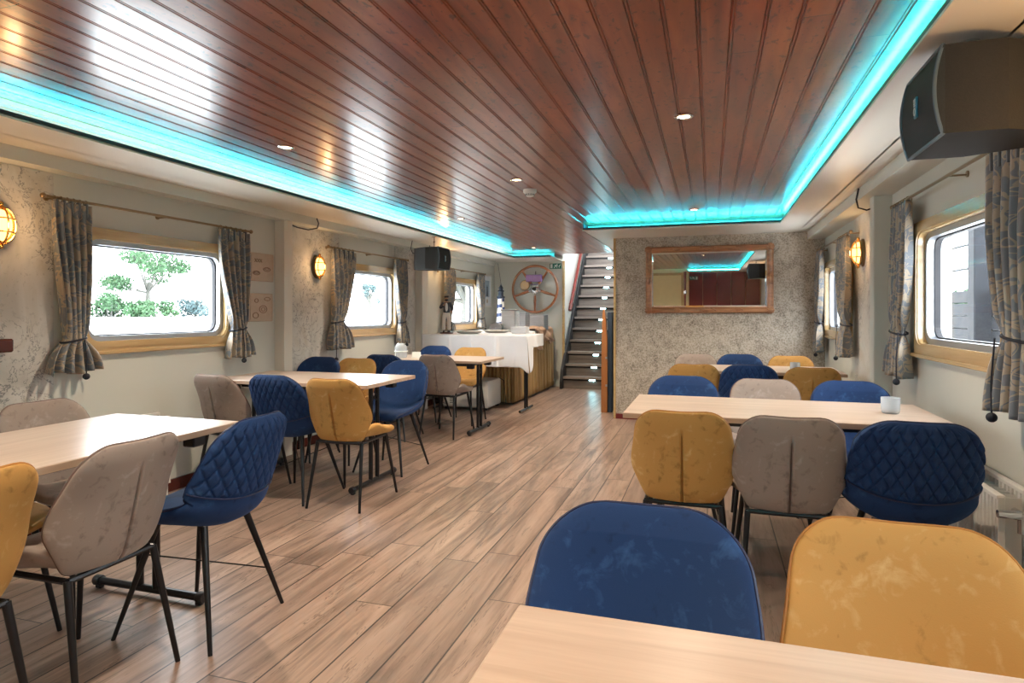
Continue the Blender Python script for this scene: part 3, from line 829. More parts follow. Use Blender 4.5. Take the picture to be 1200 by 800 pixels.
# things on the tables
def tumbler(x, y, z, r, h, label):
    t = thing('candle_glass', label, 'glass', (x, y, z))
    obj('glass_body', MB().lathe([(r*.80, 0), (r*.9, .004), (r, .02), (r*1.02, h), (r*.93, h), (r*.91, .022), (r*.5, .016), (.001, .016)], 28, cap=False).lathe([(.001, 0), (r*.80, 0)], 28, cap=False), 'frosted', t, smooth=True, ang=50)
    obj('wax', MB().lathe([(r*.8, .02), (r*.82, h*.42), (.001, h*.42)], 20), 'pale_plastic', t, smooth=True)
tumbler(.81, 3.37, .75, .040, .075, 'frosted candle glass standing on the middle right table')
tumbler(.66, 5.62, .75, .038, .068, 'frosted candle glass on the table by the mirror wall')
# jar with a handle band + small card holder on the far left table
j = thing('glass_jar', 'clear round jar with white bands on the far left table', 'jar', (-3.13, 5.98, .75))
obj('jar_body', MB().lathe([(.055, 0), (.066, .01), (.068, .09), (.060, .125), (.035, .15), (.001, .158)], 24), 'frosted', j, smooth=True)
obj('band', MB().tube([(.069*cos(a), .069*sin(a), .07) for a in [2*PI*i/24 for i in range(24)]], .006, 6, closed=True).tube([(-.03+.0*i, -.067*cos(PI*i/10-.0), .005+.15*sin(PI*i/10)) for i in range(11)], .006, 6), 'sign_white', j, smooth=True)
cdh = tag(obj('table_card', MB().prism([(-.03, 0), (.03, 0), (.004, .062), (-.004, .062)], -.045, .045, 'X'), 'sign_white', loc=(-2.98, 6.04, .75), rot=(0, 0, math.radians(15))), 'small white folded card beside the jar', 'card')

# ------------------------------------------------------------------ buffet
BZ = .955
def buffet_table(x0, x1, y0, y1, label, n_legs=True):
    t = thing('buffet_table', label, 'table', ((x0+x1)/2, (y0+y1)/2, 0), 0, 'raised buffet tables')
    a, b = (x1-x0)/2, (y1-y0)/2
    obj('tabletop', MB().box(-a, a, -b, b, BZ-.03, BZ-.004, .003), 'table_wood_x', t)
    for e in (-1, 1):
        x = e*(a-.10); lg = MB()
        lg.tube([(x, -.27, .03), (x, .27, .03)], .0165, 10)
        lg.tube([(x, -.04, .04), (x, -.04, BZ-.03)], .015, 10); lg.tube([(x, .04, .04), (x, .04, BZ-.03)], .015, 10)
        obj('leg', lg, 'black_metal', t, smooth=True)
    return t
buffet_table(XL+.12, -2.10, 7.18, 7.86, 'raised folding table under the white cloth, black leg showing')
buffet_table(XL+.12, -2.52, 7.92, 10.12, 'long raised table hidden behind the gold pleated skirt')
# white tablecloth over the front table, front drop with folds and corner tail
def cloth():
    mb = MB(); x0, x1, y0, y1 = XL+.10, -2.08, 7.15, 7.90
    mb.grid(lambda u, v: (lerp(x0, x1, u), lerp(y0, y1, v), BZ+.001), 20, 10)
    L = x1-x0
    def front(u, v):
        x = lerp(x0, x1, u); z = lerp(BZ+.001, .575-.07*sm((u-.93)/.07), v)
        f = 0
        for c, w, a in ((.27, .012, .018), (.48, .010, .012), (.72, .014, .028), (.9, .02, .008)):
            f += 1.6*a*math.exp(-((u-c-.01*v)/w)**2)
        return (x + .03*v*sm((u-.9)/.1), y0 - .012*v - f*v**.6 - .006*sin(9*u*PI)*v, z)
    mb.grid(front, 120, 24)
    def side(u, v):
        y = lerp(y0, y1, u); drop = lerp(.44, .15, sm(u/.30))
        f = .014*sin(5.5*PI*u)*v*(1-.3*u)
        return (x1 + .03*v*(1-u) + .012*v + f, y - (.012*v if u < .02 else 0), BZ+.001 - drop*v + .0*u)
    mb.grid(side, 50, 16)
    return mb
o = obj('tablecloth', cloth(), 'cloth_white', smooth=True, ang=35); o.modifiers.new('t', 'SOLIDIFY').thickness = .003
tag(o, 'white cloth draped over the raised buffet table with pressed folds', 'tablecloth')
o = obj('tablecloth', MB().grid(lambda u, v: (lerp(XL+.10, -2.50, u), lerp(7.91, 10.15, v), BZ+.001+.001*sin(9*u)*sin(12*v)), 10, 20).grid(lambda u, v: (-2.495+.012*v+.008*v*sin(20*PI*u), lerp(7.91, 9.2, u), BZ+.001-lerp(.20, .13, u)*v), 60, 6), 'cloth_white', smooth=True, ang=40)
o.modifiers.new('t', 'SOLIDIFY').thickness = .002
tag(o, 'white cloth over the long table behind, carrying crates and boxes', 'tablecloth')
# pleated gold skirt
def skirt():
    mb = MB(); segs = [((-3.40, 7.93), (-2.50, 7.93), 17), ((-2.50, 7.93), (-2.50, 10.12), 36)]
    for (a, b, n) in segs:
        dx, dy = b[0]-a[0], b[1]-a[1]; l = math.hypot(dx, dy); nx, ny = dy/l, -dx/l
        def fn(u, v):
            z = lerp(BZ-.03, .035, v); am = .012+.016*v
            w = cos(2*PI*n*u)*am + .35*am*cos(2*PI*n*.37*u+2)
            return (a[0]+dx*u+nx*w, a[1]+dy*u+ny*w, z + .004*sin(17*u))
        mb.grid(fn, n*14, 10)
    return mb
o = obj('table_skirt', skirt(), 'gold_cloth', smooth=True, ang=None); o.modifiers.new('t', 'SOLIDIFY').thickness = .002
tag(o, 'gold pleated skirt hanging round the long buffet table', 'table skirt')
# brown crumpled cloth over the far corner
def bcloth():
    mb = MB(); r = random.Random(3)
    def fn(u, v):
        y = lerp(9.0, 9.98, u); t = v*1.0
        w = .015*sin(13*u+6*v)+.010*sin(29*u-9*v)+.008*sin(47*u)
        if v < .4: return (lerp(-2.80, -2.485, v/.4), y + .03*sin(7*v), BZ+.022+abs(w)*1.6)
        q = (v-.4)/.6
        return (-2.475+.02*q+w*1.5, y + .02*sin(8*q), BZ+.010 - q*(.28-.10*u+.05*sin(9*u)) + abs(w)*.4)
    mb.grid(fn, 70, 40); return mb
o = obj('brown_cloth', bcloth(), 'cloth_brown', smooth=True, ang=None); o.modifiers.new('t', 'SOLIDIFY').thickness = .004
tag(o, 'crumpled brown cloth hanging over the far corner of the buffet', 'cloth')

# sailor figurine
def skin_mesh(name, verts, edges, radii, mat, parent, sub=2, root=0):
    me = bpy.data.meshes.new(name); me.from_pydata(verts, edges, [])
    o = bpy.data.objects.new(name, me); C.objects.link(o); o.parent = parent; me.materials.append(M[mat])
    o.modifiers.new('skin', 'SKIN'); sl = me.skin_vertices[0].data
    for i, r in enumerate(radii): sl[i].radius = (r, r) if isinstance(r, float) else r; sl[i].use_root = (i == root)
    md = o.modifiers.new('sub', 'SUBSURF'); md.levels = sub; md.render_levels = sub
    o.modifiers['skin'].use_smooth_shade = True
    return o
fg = thing('figurine', 'sailor figurine in dark jacket and white trousers holding a pipe', 'figurine', (-3.27, 7.50, BZ+.003), math.radians(25))
obj('base', MB().lathe([(.085, 0), (.088, .006), (.085, .014), (.075, .018)], 28), 'dark_wood', fg, smooth=True)
S = .46/1.78
def sc(L): return [tuple(c*S for c in p) for p in L]
bz = .018
def up(L): return [(a, b, c+bz) for a, b, c in sc(L)]
body = [(0,0,.95),(0,0,1.12),(0,0,1.32),(0,0,1.47),(0,-.02,1.56), (.16,0,1.44),(.27,-.01,1.18),(.22,-.17,1.02), (-.16,0,1.44),(-.30,-.06,1.22),(-.10,-.22,1.38), (.10,0,.88),(.11,-.01,.5),(.12,.02,.10), (-.10,0,.88),(-.12,-.03,.5),(-.13,0,.10)]
skin_mesh('body', up(body), [(0,1),(1,2),(2,3),(3,4),(3,5),(5,6),(6,7),(3,8),(8,9),(9,10),(0,11),(11,12),(12,13),(0,14),(14,15),(15,16)],
          [x*S for x in (.13,.12,.14,.08,.06,.06,.045,.035,.06,.045,.035,.09,.06,.05,.09,.06,.05)], 'skin', fg)
skin_mesh('jacket', up([(0,0,.93),(0,0,1.12),(0,0,1.34),(0,0,1.46),(.17,0,1.43),(.285,0,1.18),(.23,-.14,1.04),(-.17,0,1.43),(-.32,-.05,1.20),(-.14,-.19,1.33)]),
          [(0,1),(1,2),(2,3),(3,4),(4,5),(5,6),(3,7),(7,8),(8,9)], [x*S for x in (.21,.17,.18,.09,.09,.075,.055,.09,.075,.055)], 'navy', fg)
obj('shirt', MB().ball((0, -.155*S, 1.25*S+bz), (.07*S, .06*S, .22*S)), 'pale_plastic', fg, smooth=True)
skin_mesh('trousers', up([(0,0,1.02),(0,0,.92),(.11,0,.84),(.125,-.01,.48),(.13,.01,.09),(-.11,0,.84),(-.13,-.03,.48),(-.14,0,.09)]),
          [(0,1),(1,2),(2,3),(3,4),(1,5),(5,6),(6,7)], [x*S for x in (.16,.16,.115,.085,.085,.115,.085,.085)], 'enamel_white', fg)
for sx in (-1, 1): obj('shoe', MB().ball((sx*.14*S, -.06*S, bz+.035*S), (.06*S, .14*S, .045*S)), 'black_plastic', fg, smooth=True)
hd = obj('head', MB().ball((0, -.03*S, 1.67*S+bz), (.085*S, .10*S, .115*S)).ball((0, -.135*S, 1.665*S+bz), (.018*S, .025*S, .02*S), 8, 6), 'skin', fg, smooth=True)
obj('beard', MB().ball((0, -.065*S, 1.61*S+bz), (.083*S, .085*S, .075*S)), 'cord_black', hd, smooth=True)
obj('cap', MB().lathe([(.09*S, 1.72*S+bz), (.10*S, 1.755*S+bz), (.125*S, 1.79*S+bz), (.10*S, 1.82*S+bz), (.001, 1.83*S+bz)], 18, (0, -.02*S, 0)).ball((0, -.12*S, 1.735*S+bz), (.07*S, .06*S, .012*S)), 'cord_black', hd, smooth=True)
obj('pipe', MB().tube([(0, -.13*S, 1.62*S+bz), (-.02*S, -.21*S, 1.58*S+bz), (-.06*S, -.23*S, 1.56*S+bz)], .010*S*1.2, 6).lathe([(.02*S, 1.55*S+bz), (.026*S, 1.61*S+bz)], 8, (-.06*S, -.235*S, 0)), 'dark_wood', fg, smooth=True)
obj('walking_cane', MB().tube([(.25*S, -.17*S, 1.0*S+bz), (.27*S, -.16*S, .05*S+bz)], .018*S, 6), 'cord_black', fg, smooth=True)
hb = MB()
for (hx, hy, hz, dx) in ((.225, -.185, 1.01, 1), (-.085, -.235, 1.42, -1)):
    hb.ball((hx*S, hy*S, hz*S+bz), (.035*S, .045*S, .03*S), 8, 6)
    for q in range(5): hb.tube([((hx+(q-2)*.014)*S, (hy-.03)*S, hz*S+bz), ((hx+(q-2)*.015)*S, (hy-.06)*S, (hz-.015-.01*(q % 2))*S+bz)], .010*S*.8, 5)
obj('hand', hb, 'skin', fg, smooth=True)

# lighthouse ornament with hanging chain
lt = thing('lighthouse_ornament', 'tall blue and white striped lighthouse ornament on the buffet', 'ornament', (-3.17, 9.42, BZ+.004))
nL = 28; mb = MB(); prof = [(.078, 0), (.050, .52)]
ltw = MB()
def twist(lo, hi):
    m = MB(); n = 40
    def fn(u, v):
        a = 2*PI*u; z = lerp(lo, hi, v) + .055*(u if u < 1 else u)
        z = max(0, min(.50, z)); r = lerp(.080, .050, z/.5)
        return ((r+.0015)*cos(a-.9), (r+.0015)*sin(a-.9), z)
    m.grid(fn, n, 4); return m
obj('tower', MB().lathe([(.079, 0), (.049, .50)], 32), 'enamel_white', lt, smooth=True)
st = MB()
for lo in (.02, .16, .30, .44): 
    g = twist(lo, lo+.055); st.add(g.v, g.f)
obj('stripe', st, 'blue_paint' if 'blue_paint' in M else 'navy', lt, smooth=True)
obj('gallery', MB().lathe([(.062, .50), (.066, .515), (.062, .525), (.04, .53), (.038, .60), (.052, .605), (.052, .615), (.034, .625), (.030, .655)], 20), 'navy', lt, smooth=True, ang=30)
obj('lantern_roof', MB().lathe([(.040, .655), (.036, .665), (.012, .70), (.006, .715), (.001, .74)], 20), 'navy', lt, smooth=True)
obj('hanging_cord', MB().tube([(0, 0, .73), (-.05, 0, 1.05)], .003, 5), 'cord_black', lt)

# crates, boxes and stacks on the buffet
def stack(name, x, y, w, d, n, h, mat, label, cat, rz=0, lipw=.008, lid=None):
    t = thing(name, label, cat, (x, y, BZ+.004), rz); 
    for i in range(n):
        z0 = i*h
        m = MB().box(-w/2+lipw, w/2-lipw, -d/2+lipw, d/2-lipw, z0, z0+h*.72, .004).box(-w/2, w/2, -d/2, d/2, z0+h*.68, z0+h*.98, .003)
        obj('tray', m, mat, t)
    if lid: obj('lid', MB().box(-w/2-.004, w/2+.004, -d/2-.004, d/2+.004, n*h, n*h+.018, .004), lid, t)
stack('tray_stack', -2.735, 8.55, .205, .26, 9, .033, 'pale_plastic', 'tall stack of white trays with a grey lid under the ship helm', 'trays', .05, .005, 'grey_plastic')
stack('tray_stack', -2.74, 9.12, .20, .24, 9, .030, 'grey_plastic', 'dark grey stack of trays behind the tall white stack', 'trays', 0, .004)
stack('tray_stack', -2.62, 9.62, .28, .28, 7, .034, 'grey_plastic', 'lower grey stack of trays against the wall under the wheel', 'trays', 0, .004)
stack('tray_stack', -2.34, 7.74, .20, .16, 3, .030, 'pale_plastic', 'low white stack of boxes at the aisle edge of the white cloth', 'trays', 0, .003)
dm = thing('bread_bin', 'grey domed bread bin standing left of the white tray stack', 'bread bin', (-2.885, 8.42, BZ+.004))
dp = [(-.085, 0), (.085, 0), (.085, .07)] + [(.085*cos(a), .07+.055*sin(a)) for a in [PI*i/12 for i in range(1, 12)]] + [(-.085, .07)]
obj('bin_body', MB().prism(dp, -.11, .11, 'Y'), 'grey_plastic', dm, smooth=True, ang=35)
obj('handle', MB().tube([(-.03, -.112, .06), (-.03, -.125, .06), (.03, -.125, .06), (.03, -.112, .06)], .004, 6), 'chrome', dm, smooth=True)
def platter(x, y, w, d, label):
    t = tag(obj('serving_platter', MB().lathe([(.6, 0), (.75, .006), (1.0, .028), (.985, .031), (.74, .010), (.001, .008)], 40), 'enamel_white', smooth=True, ang=60), label, 'platter', 'serving platters on the buffet')
    t.location = (x, y, BZ+.004); t.scale = (w, d, 1.1)
    return t
platter(-3.0, 7.62, .20, .15, 'white oval platter nearest the sailor figurine')
platter(-2.75, 7.98, .20, .14, 'white oval platter in front of the bread bin')
# cooler box under the buffet
cb = thing('cooler_box', 'low white cooler cabinet on the floor behind the orange yellow chair', 'cooler', (-2.95, 7.66, 0))
obj('cabinet', MB().box(-.32, .29, -.27, .24, .03, .365, .008), 'enamel_white', cb)
obj('front_door', MB().box(-.30, .275, -.285, -.272, .045, .352, .006), 'enamel_white', cb)
hh = obj('handle', MB().box(-.06, .06, -.30, -.285, .235, .262, .003), 'grey_plastic', cb)
v = MB()
for i in range(9): v.box(-.22, -.17, -.287, -.2845, .08+i*.02, .088+i*.02)
obj('vent', v, 'gasket', cb)
obj('power_cable', MB().tube([(.28, .20, .37), (.34, .22, .33), (.35, .24, .15), (.36, .245, .02)], .005, 6), 'cord_black', cb, smooth=True)
ft = MB()
for a in (-.28, .25):
    for b in (-.23, .2): ft.box(a-.02, a+.02, b-.02, b+.02, 0, .03)
obj('foot', ft, 'black_plastic', cb)

# ------------------------------------------------------------------ wheel wall
XW, ZW, RW_ = -2.80, 1.622, .385
wh = thing('ship_helm', 'wooden rimmed ship steering wheel with chrome hub on the end wall', 'steering wheel', (XW, YF-.10, ZW))
obj('rim', MB().tube([(RW_*cos(a), 0, RW_*sin(a)) for a in [2*PI*i/72 for i in range(72)]], .021, 10, closed=True), 'wheel_wood', wh, smooth=True)
for q in range(5):
    a = -PI/2 + 2*PI*q/5
    obj('spoke', MB().tube([(.06*cos(a), 0, .06*sin(a)), (.2*cos(a), .0, .2*sin(a)), ((RW_-.01)*cos(a), 0, (RW_-.01)*sin(a))], [.020, .024, .015], 8), 'wheel_wood', wh, smooth=True)
    obj('spoke_bracket', MB().tube([(.03*cos(a), -.008, .03*sin(a)), (.11*cos(a), -.006, .11*sin(a))], [.032, .016], 8), 'chrome', wh, smooth=True)
obj('hub', MB().lathe([(.080, .02), (.080, -.022), (.06, -.034), (.03, -.04), (.001, -.045)], 24, axis='Y').lathe([(.03, .02), (.03, .095)], 12, axis='Y'), 'chrome', wh, smooth=True, ang=30)
obj('hub_cap', MB().lathe([(.046, -.03), (.046, -.034), (.026, -.046), (.001, -.052)], 6, axis='Y'), 'black_plastic', wh)
pd = thing('display_box', 'purple rectangular display box mounted behind the top of the ship wheel', 'display', (-2.80, YF-.16, 1.80))
obj('housing', MB().box(-.135, .135, -.02, .03, -.06, .06, .006), 'purple', pd)
obj('wall_arm', MB().tube([(0, .03, 0), (0, .155, 0)], .012, 8), 'cord_black', pd)
obj('aerial', MB().tube([(.03, 0, .06), (.03, 0, .115)], .008, 8), 'cord_black', pd)
rg = thing('wall_dial', 'round grey dial on the wall seen through the ship wheel', 'dial', (-3.0, YF-.0, 1.69))
obj('rim', MB().lathe([(.085, 0), (.088, -.02), (.078, -.028), (.070, -.022)], 28, axis='Y'), 'brass_dark', rg, smooth=True, ang=30)
fc = MB().lathe([(.072, -.018), (.001, -.020)], 28, axis='Y')
for i in range(12):
    a = 2*PI*i/12; fc.ball((.045*cos(a), -.021, .045*sin(a)), .006, 6, 4)
obj('face', fc, 'grey_plastic', rg, smooth=True)
# emergency exit sign
def exit_sign(loc, rz, label, flip=1):
    t = thing('exit_sign', label, 'sign', loc, rz, 'green exit signs')
    obj('panel', MB().box(-.10, .10, -.012, .0, -.045, .045, .003), 'green_sign', t)
    p = MB(); y0, y1 = -.0135, -.012
    def q(pts): p.prism([(a*flip, b) for a, b in pts], y0, y1, 'Y')
    q([(-.085, -.034), (-.05, -.034), (-.05, .034), (-.085, .034)])                         # doorway
    q([(.028+.009*cos(a), .026+.009*sin(a)) for a in [2*PI*i/10 for i in range(10)]])     # head
    q([(-.01, -.004), (.012, -.004), (.025, .018), (.004, .018)])                           # torso
    q([(.004, -.004), (.014, -.004), (.036, -.022), (.028, -.030)]); q([(-.014, -.002), (-.004, -.006), (-.016, -.034), (-.028, -.034)])
    q([(.018, .016), (.042, .004), (.040, -.003), (.014, .006)]); q([(.004, .016), (-.016, .008), (-.020, .014), (-.002, .021)])
    q([(.055, .0), (.085, .028), (.092, .020), (.064, -.008)]); q([(.055, -.0), (.06, -.028), (.068, -.028), (.066, 0)])
    obj('pictogram', p, 'sign_white', t)
exit_sign((-2.47, YF, 2.005), 0, 'green running man exit sign above the ship wheel')

# pictures and plaques on the left wall
def plaque(y, z, label, kind):
    t = thing('wall_plaque', label, 'plaque', (XL, y, z), 0, 'pair of plaques beside the curtain')
    a = .145; b = .115
    obj('board', MB().box(0, .03, -a, a, -b, b, .005).ring(rrect(-a+.015, a-.015, -b+.012, b-.012, .01), rrect(-a+.022, a-.022, -b+.019, b-.019, .008), .03, .033, 'X'), 'plaque', t)
    r = MB()
    if kind == 0:
        for cy, cz, w in ((-.07, -.05, .038), (.055, -.015, .042)):
            r.tube([(.032, cy+w*cos(g), cz+.016*sin(g)) for g in [2*PI*i/18 for i in range(18)]], .003, 5, closed=True)
            r.tube([(.032, cy+w*.6*cos(g), cz+.004+.008*sin(g)) for g in [2*PI*i/14 for i in range(14)]], .002, 5, closed=True)
        for i in range(3): r.tube([(.032, -.09+i*.03, .065), (.032, -.065+i*.03, .04)], .003, 5); r.tube([(.032, -.09+i*.03, .04), (.032, -.065+i*.03, .065)], .003, 5)
    else:
        for cy, cz, w, hgt in ((.07, .07, .035, .014), (-.06, .055, .02, .016), (.02, -.015, .045, .03), (-.07, -.065, .032, .022)):
            r.tube([(.032, cy+w*cos(g), cz+hgt*sin(g)) for g in [2*PI*i/20 for i in range(20)]], .0028, 5, closed=True)
        r.tube([(.032, .02+.022*cos(g), -.015+.016*sin(g)) for g in [2*PI*i/14 for i in range(14)]], .0022, 5, closed=True)
    obj('relief', r, 'plaque_dark', t, smooth=True)
M['plaque'] = plain('plaque', (.52, .41, .32), .7, 0, .3, .12, 25, .3)
M['plaque_dark'] = plain('plaque_dark', (.26, .16, .10), .7)
plaque(4.30, 1.60, 'upper cream plaque with shells carved in it', 0)
plaque(4.29, 1.27, 'lower cream plaque with shells carved in it', 1)
pf = thing('picture_frame', 'narrow framed lighthouse picture on the left wall behind the buffet', 'picture', (XL, 9.80, 1.59))
obj('frame', MB().ring(rrect(-.20, .20, -.27, .27, .003, 2), rrect(-.175, .175, -.245, .245, .002, 2), 0, .022, 'X'), 'white_paint', pf)
obj('mount', MB().box(0, .008, -.178, .178, -.248, .248), 'pale_plastic', pf)
obj('print', MB().box(.008, .010, -.11, .11, -.10, .17), 'grey_blue', pf)

mbp = MB().prism([(-.04, -.09), (.04, -.09), (.022, .05), (-.022, .05)], .010, .012, 'X').prism([(-.03, .05), (.03, .05), (.03, .065), (-.03, .065)], .010, .012, 'X').prism([(-.02, .065), (.02, .065), (0, .11)], .010, .012, 'X')
obj('motif', mbp, 'navy', pf)
obj('shell_motif', MB().lathe([(.035, .010), (.035, .012)], 16, (0, 0, 0), 'X'), 'plaque', pf, loc=(0, 0, -.17))

# dark wooden rail end at the far left edge
rr = tag(obj('wall_rail', MB().box(XL, XL+.08, 1.9, 2.34, 1.02, 1.09, .008), 'dark_wood'), 'glossy dark red wooden rail end fixed to the map wallpaper', 'rail')

# ------------------------------------------------------------------ ship lamps
def ship_lamp(wx, s, y, z, label, pw=2.2):
    t = thing('ship_lamp', label, 'wall lamp', (wx, y, z), 0, 'brass bulkhead lamps')
    def E(x, ry, rz, n=32): return [(s*x, ry*cos(a), rz*sin(a)) for a in [2*PI*i/n for i in range(n)]]
    def ov(r0, r1): return [(r0*cos(a), r1*sin(a)) for a in [2*PI*i/32 for i in range(32)]]
    obj('back_plate', MB().prism(ov(.075, .11), 0, s*.016, 'X').prism(ov(.062, .096), s*.016, s*.03, 'X'), 'brass_dark', t)
    obj('lens', MB().grid(lambda u, v: (s*(.03+.055*cos(v*PI/2)), .052*sin(v*PI/2)*cos(2*PI*u), .084*sin(v*PI/2)*sin(2*PI*u)), 24, 8), 'lamp_amber', t, smooth=True)
    c = MB().tube(E(.034, .066, .10), .006, 8, closed=True).tube(E(.062, .058, .09), .004, 6, closed=True)
    c.tube([(s*(.034+.062*sin(PI*i/14)), 0, .10*cos(PI*i/14)) for i in range(15)], .0045, 6)
    for zz in (-.035, .035):
        c.tube([(s*(.034+.058*sin(PI*i/14)), .062*cos(PI*i/14), zz) for i in range(15)], .004, 6)
    obj('guard', c, 'brass', t, smooth=True)
    l = bpy.data.lights.new('lamp_glow', 'POINT'); l.energy = pw; l.color = (1, .6, .28); l.shadow_soft_size = .03
    lo = bpy.data.objects.new('lamp', l); C.objects.link(lo); lo.parent = t; lo.location = (s*.13, 0, .0)
    obj('knob', MB().ball((s*.04, 0, .112), .012).ball((s*.04, 0, -.112), .012), 'brass', t, smooth=True)
ship_lamp(XL, 1, 5.08, 1.66, 'glowing brass ship lamp on the left wall map paper')
ship_lamp(XL, 1, 2.30, 1.68, 'brass ship lamp half cut by the left edge of the photo')
ship_lamp(XR, -1, 5.55, 1.70, 'glowing brass ship lamp on the right wall beside the pilaster')
ship_lamp(XL, 1, 7.76, 1.895, 'brass ship lamp behind the small hanging speaker on the left', 4)
ship_lamp(XR, -1, 1.80, 1.72, 'brass ship lamp hidden behind the large speaker', 7)

# ------------------------------------------------------------------ ceiling fittings
def downlight(x, y, label, on=True, k=1.0, tint=(1, .82, .62)):
    t = thing('downlight', label, 'ceiling light', (x, y, ZC), 0, 'round ceiling downlights')
    obj('bezel', MB().lathe([(.030, .004), (.044, .004), (.046, -.004), (.040, -.009), (.032, -.007), (.028, .002)], 28), 'chrome', t, smooth=True, ang=30)
    obj('bulb', MB().lathe([(.031, -.002), (.020, -.006), (.001, -.008)], 20), 'lamp_white' if on else 'alu', t, smooth=True)
    if on:
        l = bpy.data.lights.new('downlight_lamp', 'SPOT'); l.energy = DL*k; l.color = tint; l.spot_size = math.radians(125); l.spot_blend = .6; l.shadow_soft_size = .022
        lo = bpy.data.objects.new('lamp', l); C.objects.link(lo); lo.parent = t; lo.location = (0, 0, -.016)
DL = 84
downlight(-2.294, 3.0, 'round downlight in the ceiling over the left window tables')
downlight(-1.305, 4.22, 'round downlight in the ceiling next to the smoke detector')
downlight(-.124, 3.105, 'round downlight in the ceiling over the middle right table')
downlight(-.147, 5.92, 'round downlight near the cyan cove before the mirror wall')
downlight(-2.425, 8.68, 'round downlight in the ceiling nearest the ship wheel')
downlight(-2.367, 5.785, 'round downlight in the ceiling over the far left table')
downlight(-1.3, 7.2, 'round downlight in the ceiling near the passage to the stairs')
downlight(-1.3, 1.2, 'round downlight above and behind the left foreground chairs')
downlight(-2.3, -.1, 'round downlight behind the camera on the left')
downlight(-.2, -.3, 'round downlight behind the camera on the right', True, 1.35, (1, .68, .40))
sd = thing('smoke_detector', 'white smoke detector on the wooden ceiling', 'smoke detector', (-1.315, 4.60, ZC))
obj('base', MB().lathe([(.050, 0), (.052, -.018), (.050, -.024)], 28), 'white_paint', sd, smooth=True, ang=30)
obj('sensor_head', MB().lathe([(.044, -.024), (.040, -.034), (.032, -.036), (.030, -.050), (.022, -.055), (.001, -.056)], 28), 'white_paint', sd, smooth=True, ang=30)
sl = MB()
for i in range(12):
    a = 2*PI*i/12; sl.box(.034*cos(a)-.003, .034*cos(a)+.003, .034*sin(a)-.003, .034*sin(a)+.003, -.046, -.036)
obj('slot', sl, 'grey_plastic', sd)

def speaker(x, y, ztop, s, label, rz=0, pitch=0, sc_=1.0, logo=True):
    """baffle faces local -X; s=1; depth +X"""
    t = thing('loudspeaker', label, 'speaker', (x, y, ztop), rz)
    t.rotation_euler = (0, pitch, rz)
    W, Hh = .175*sc_, .265*sc_
    def bx(z): return -.022*sc_*(1-((z+Hh/2)/(Hh/2))**2)
    plan = [(.0, -W), (.16*sc_, -W), (.36*sc_, -W*.35), (.36*sc_, W*.35), (.16*sc_, W), (.0, W)]
    obj('cabinet', MB().prism(plan, -Hh, 0, 'Z'), 'speaker_box', t)
    def face(off, inset, n=12):
        m = MB()
        def fn(u, v):
            z = lerp(-Hh+inset, -inset, v); return (bx(z)-off, lerp(-W+inset, W-inset, u), z)
        m.grid(fn, 8, n); return m
    fr = MB()
    n = 14
    outl = [(bx(-Hh*i/n)-.004, -W+.004, -Hh*i/n) for i in range(n+1)] + [(bx(-Hh)-.004, -W+(2*W)*i/8, -Hh) for i in range(1, 8)] + [(bx(-Hh*(n-i)/n)-.004, W-.004, -Hh*(n-i)/n) for i in range(n+1)] + [(bx(0)-.004, W-(2*W)*i/8, 0) for i in range(1, 8)]
    obj('baffle_trim', fr.tube(outl, .006*sc_, 6, closed=True), 'speaker_trim', t, smooth=True)
    g = face(.004, .0)
    sides = MB().add(g.v, g.f)
    # close baffle to cabinet
    for e in (-W, W):
        sides.grid(lambda u, v, e=e: (lerp(bx(lerp(-Hh, 0, v))-.004, .002, u), e*.999, lerp(-Hh, 0, v)), 1, n)
    obj('grille', sides, 'speaker_grille', t, smooth=True, ang=40)
    if logo:
        zc = -Hh/2; xb = bx(zc)-.010
        b = obj('badge', MB().box(xb, xb+.008, -.012, .012, zc-.034, zc+.034, .002), 'badge', t)
        L = MB()
        def E(cz, r1, r2): L.tube([(xb-.001, r1*cos(a), cz+r2*sin(a)) for a in [2*PI*i/18 for i in range(18)]], .0014, 5, closed=True)
        E(zc-.013, .008, .012); L.tube([(xb-.001, -.008, zc+.006), (xb-.001, .008, zc+.006)], .0013, 5)
        L.tube([(xb-.001, -.008, zc+.012), (xb-.001, .008, zc+.012), (xb-.001, .008, zc+.026), (xb-.001, -.008, zc+.026)], .0013, 5, closed=True); L.tube([(xb-.001, 0, zc+.012), (xb-.001, 0, zc+.026)], .0013, 5)
        obj('lettering', L, 'sign_white', b, smooth=True)
    obj('ceiling_bracket', MB().tube([(.12*sc_, 0, 0), (.12*sc_, 0, ZS-ztop-.004)], .006, 8).lathe([(.03, ZS-ztop-.008), (.03, ZS-ztop-.001)], 14, (.12*sc_, 0, 0)).ball((.12*sc_, 0, (ZS-ztop)*.55), .011), 'chrome', t, smooth=True)
    obj('speaker_cable', MB().tube([(.355*sc_, 0, -.06), (.40*sc_, .02, -.05), (.42*sc_, .03, .0), (.40*sc_, .03, (ZS-ztop)*.7)], .004, 6), 'cord_black', t, smooth=True)
    return t
M['badge'] = plain('badge', (.10, .30, .42), .3, .6)
speaker(.665, 2.345, 2.025, 1, 'large black loudspeaker hung from the soffit at the top right')
speaker(-2.87, 6.49, 1.955, 1, 'small looking dark loudspeaker hung on the left between two windows', PI, 0, .92)

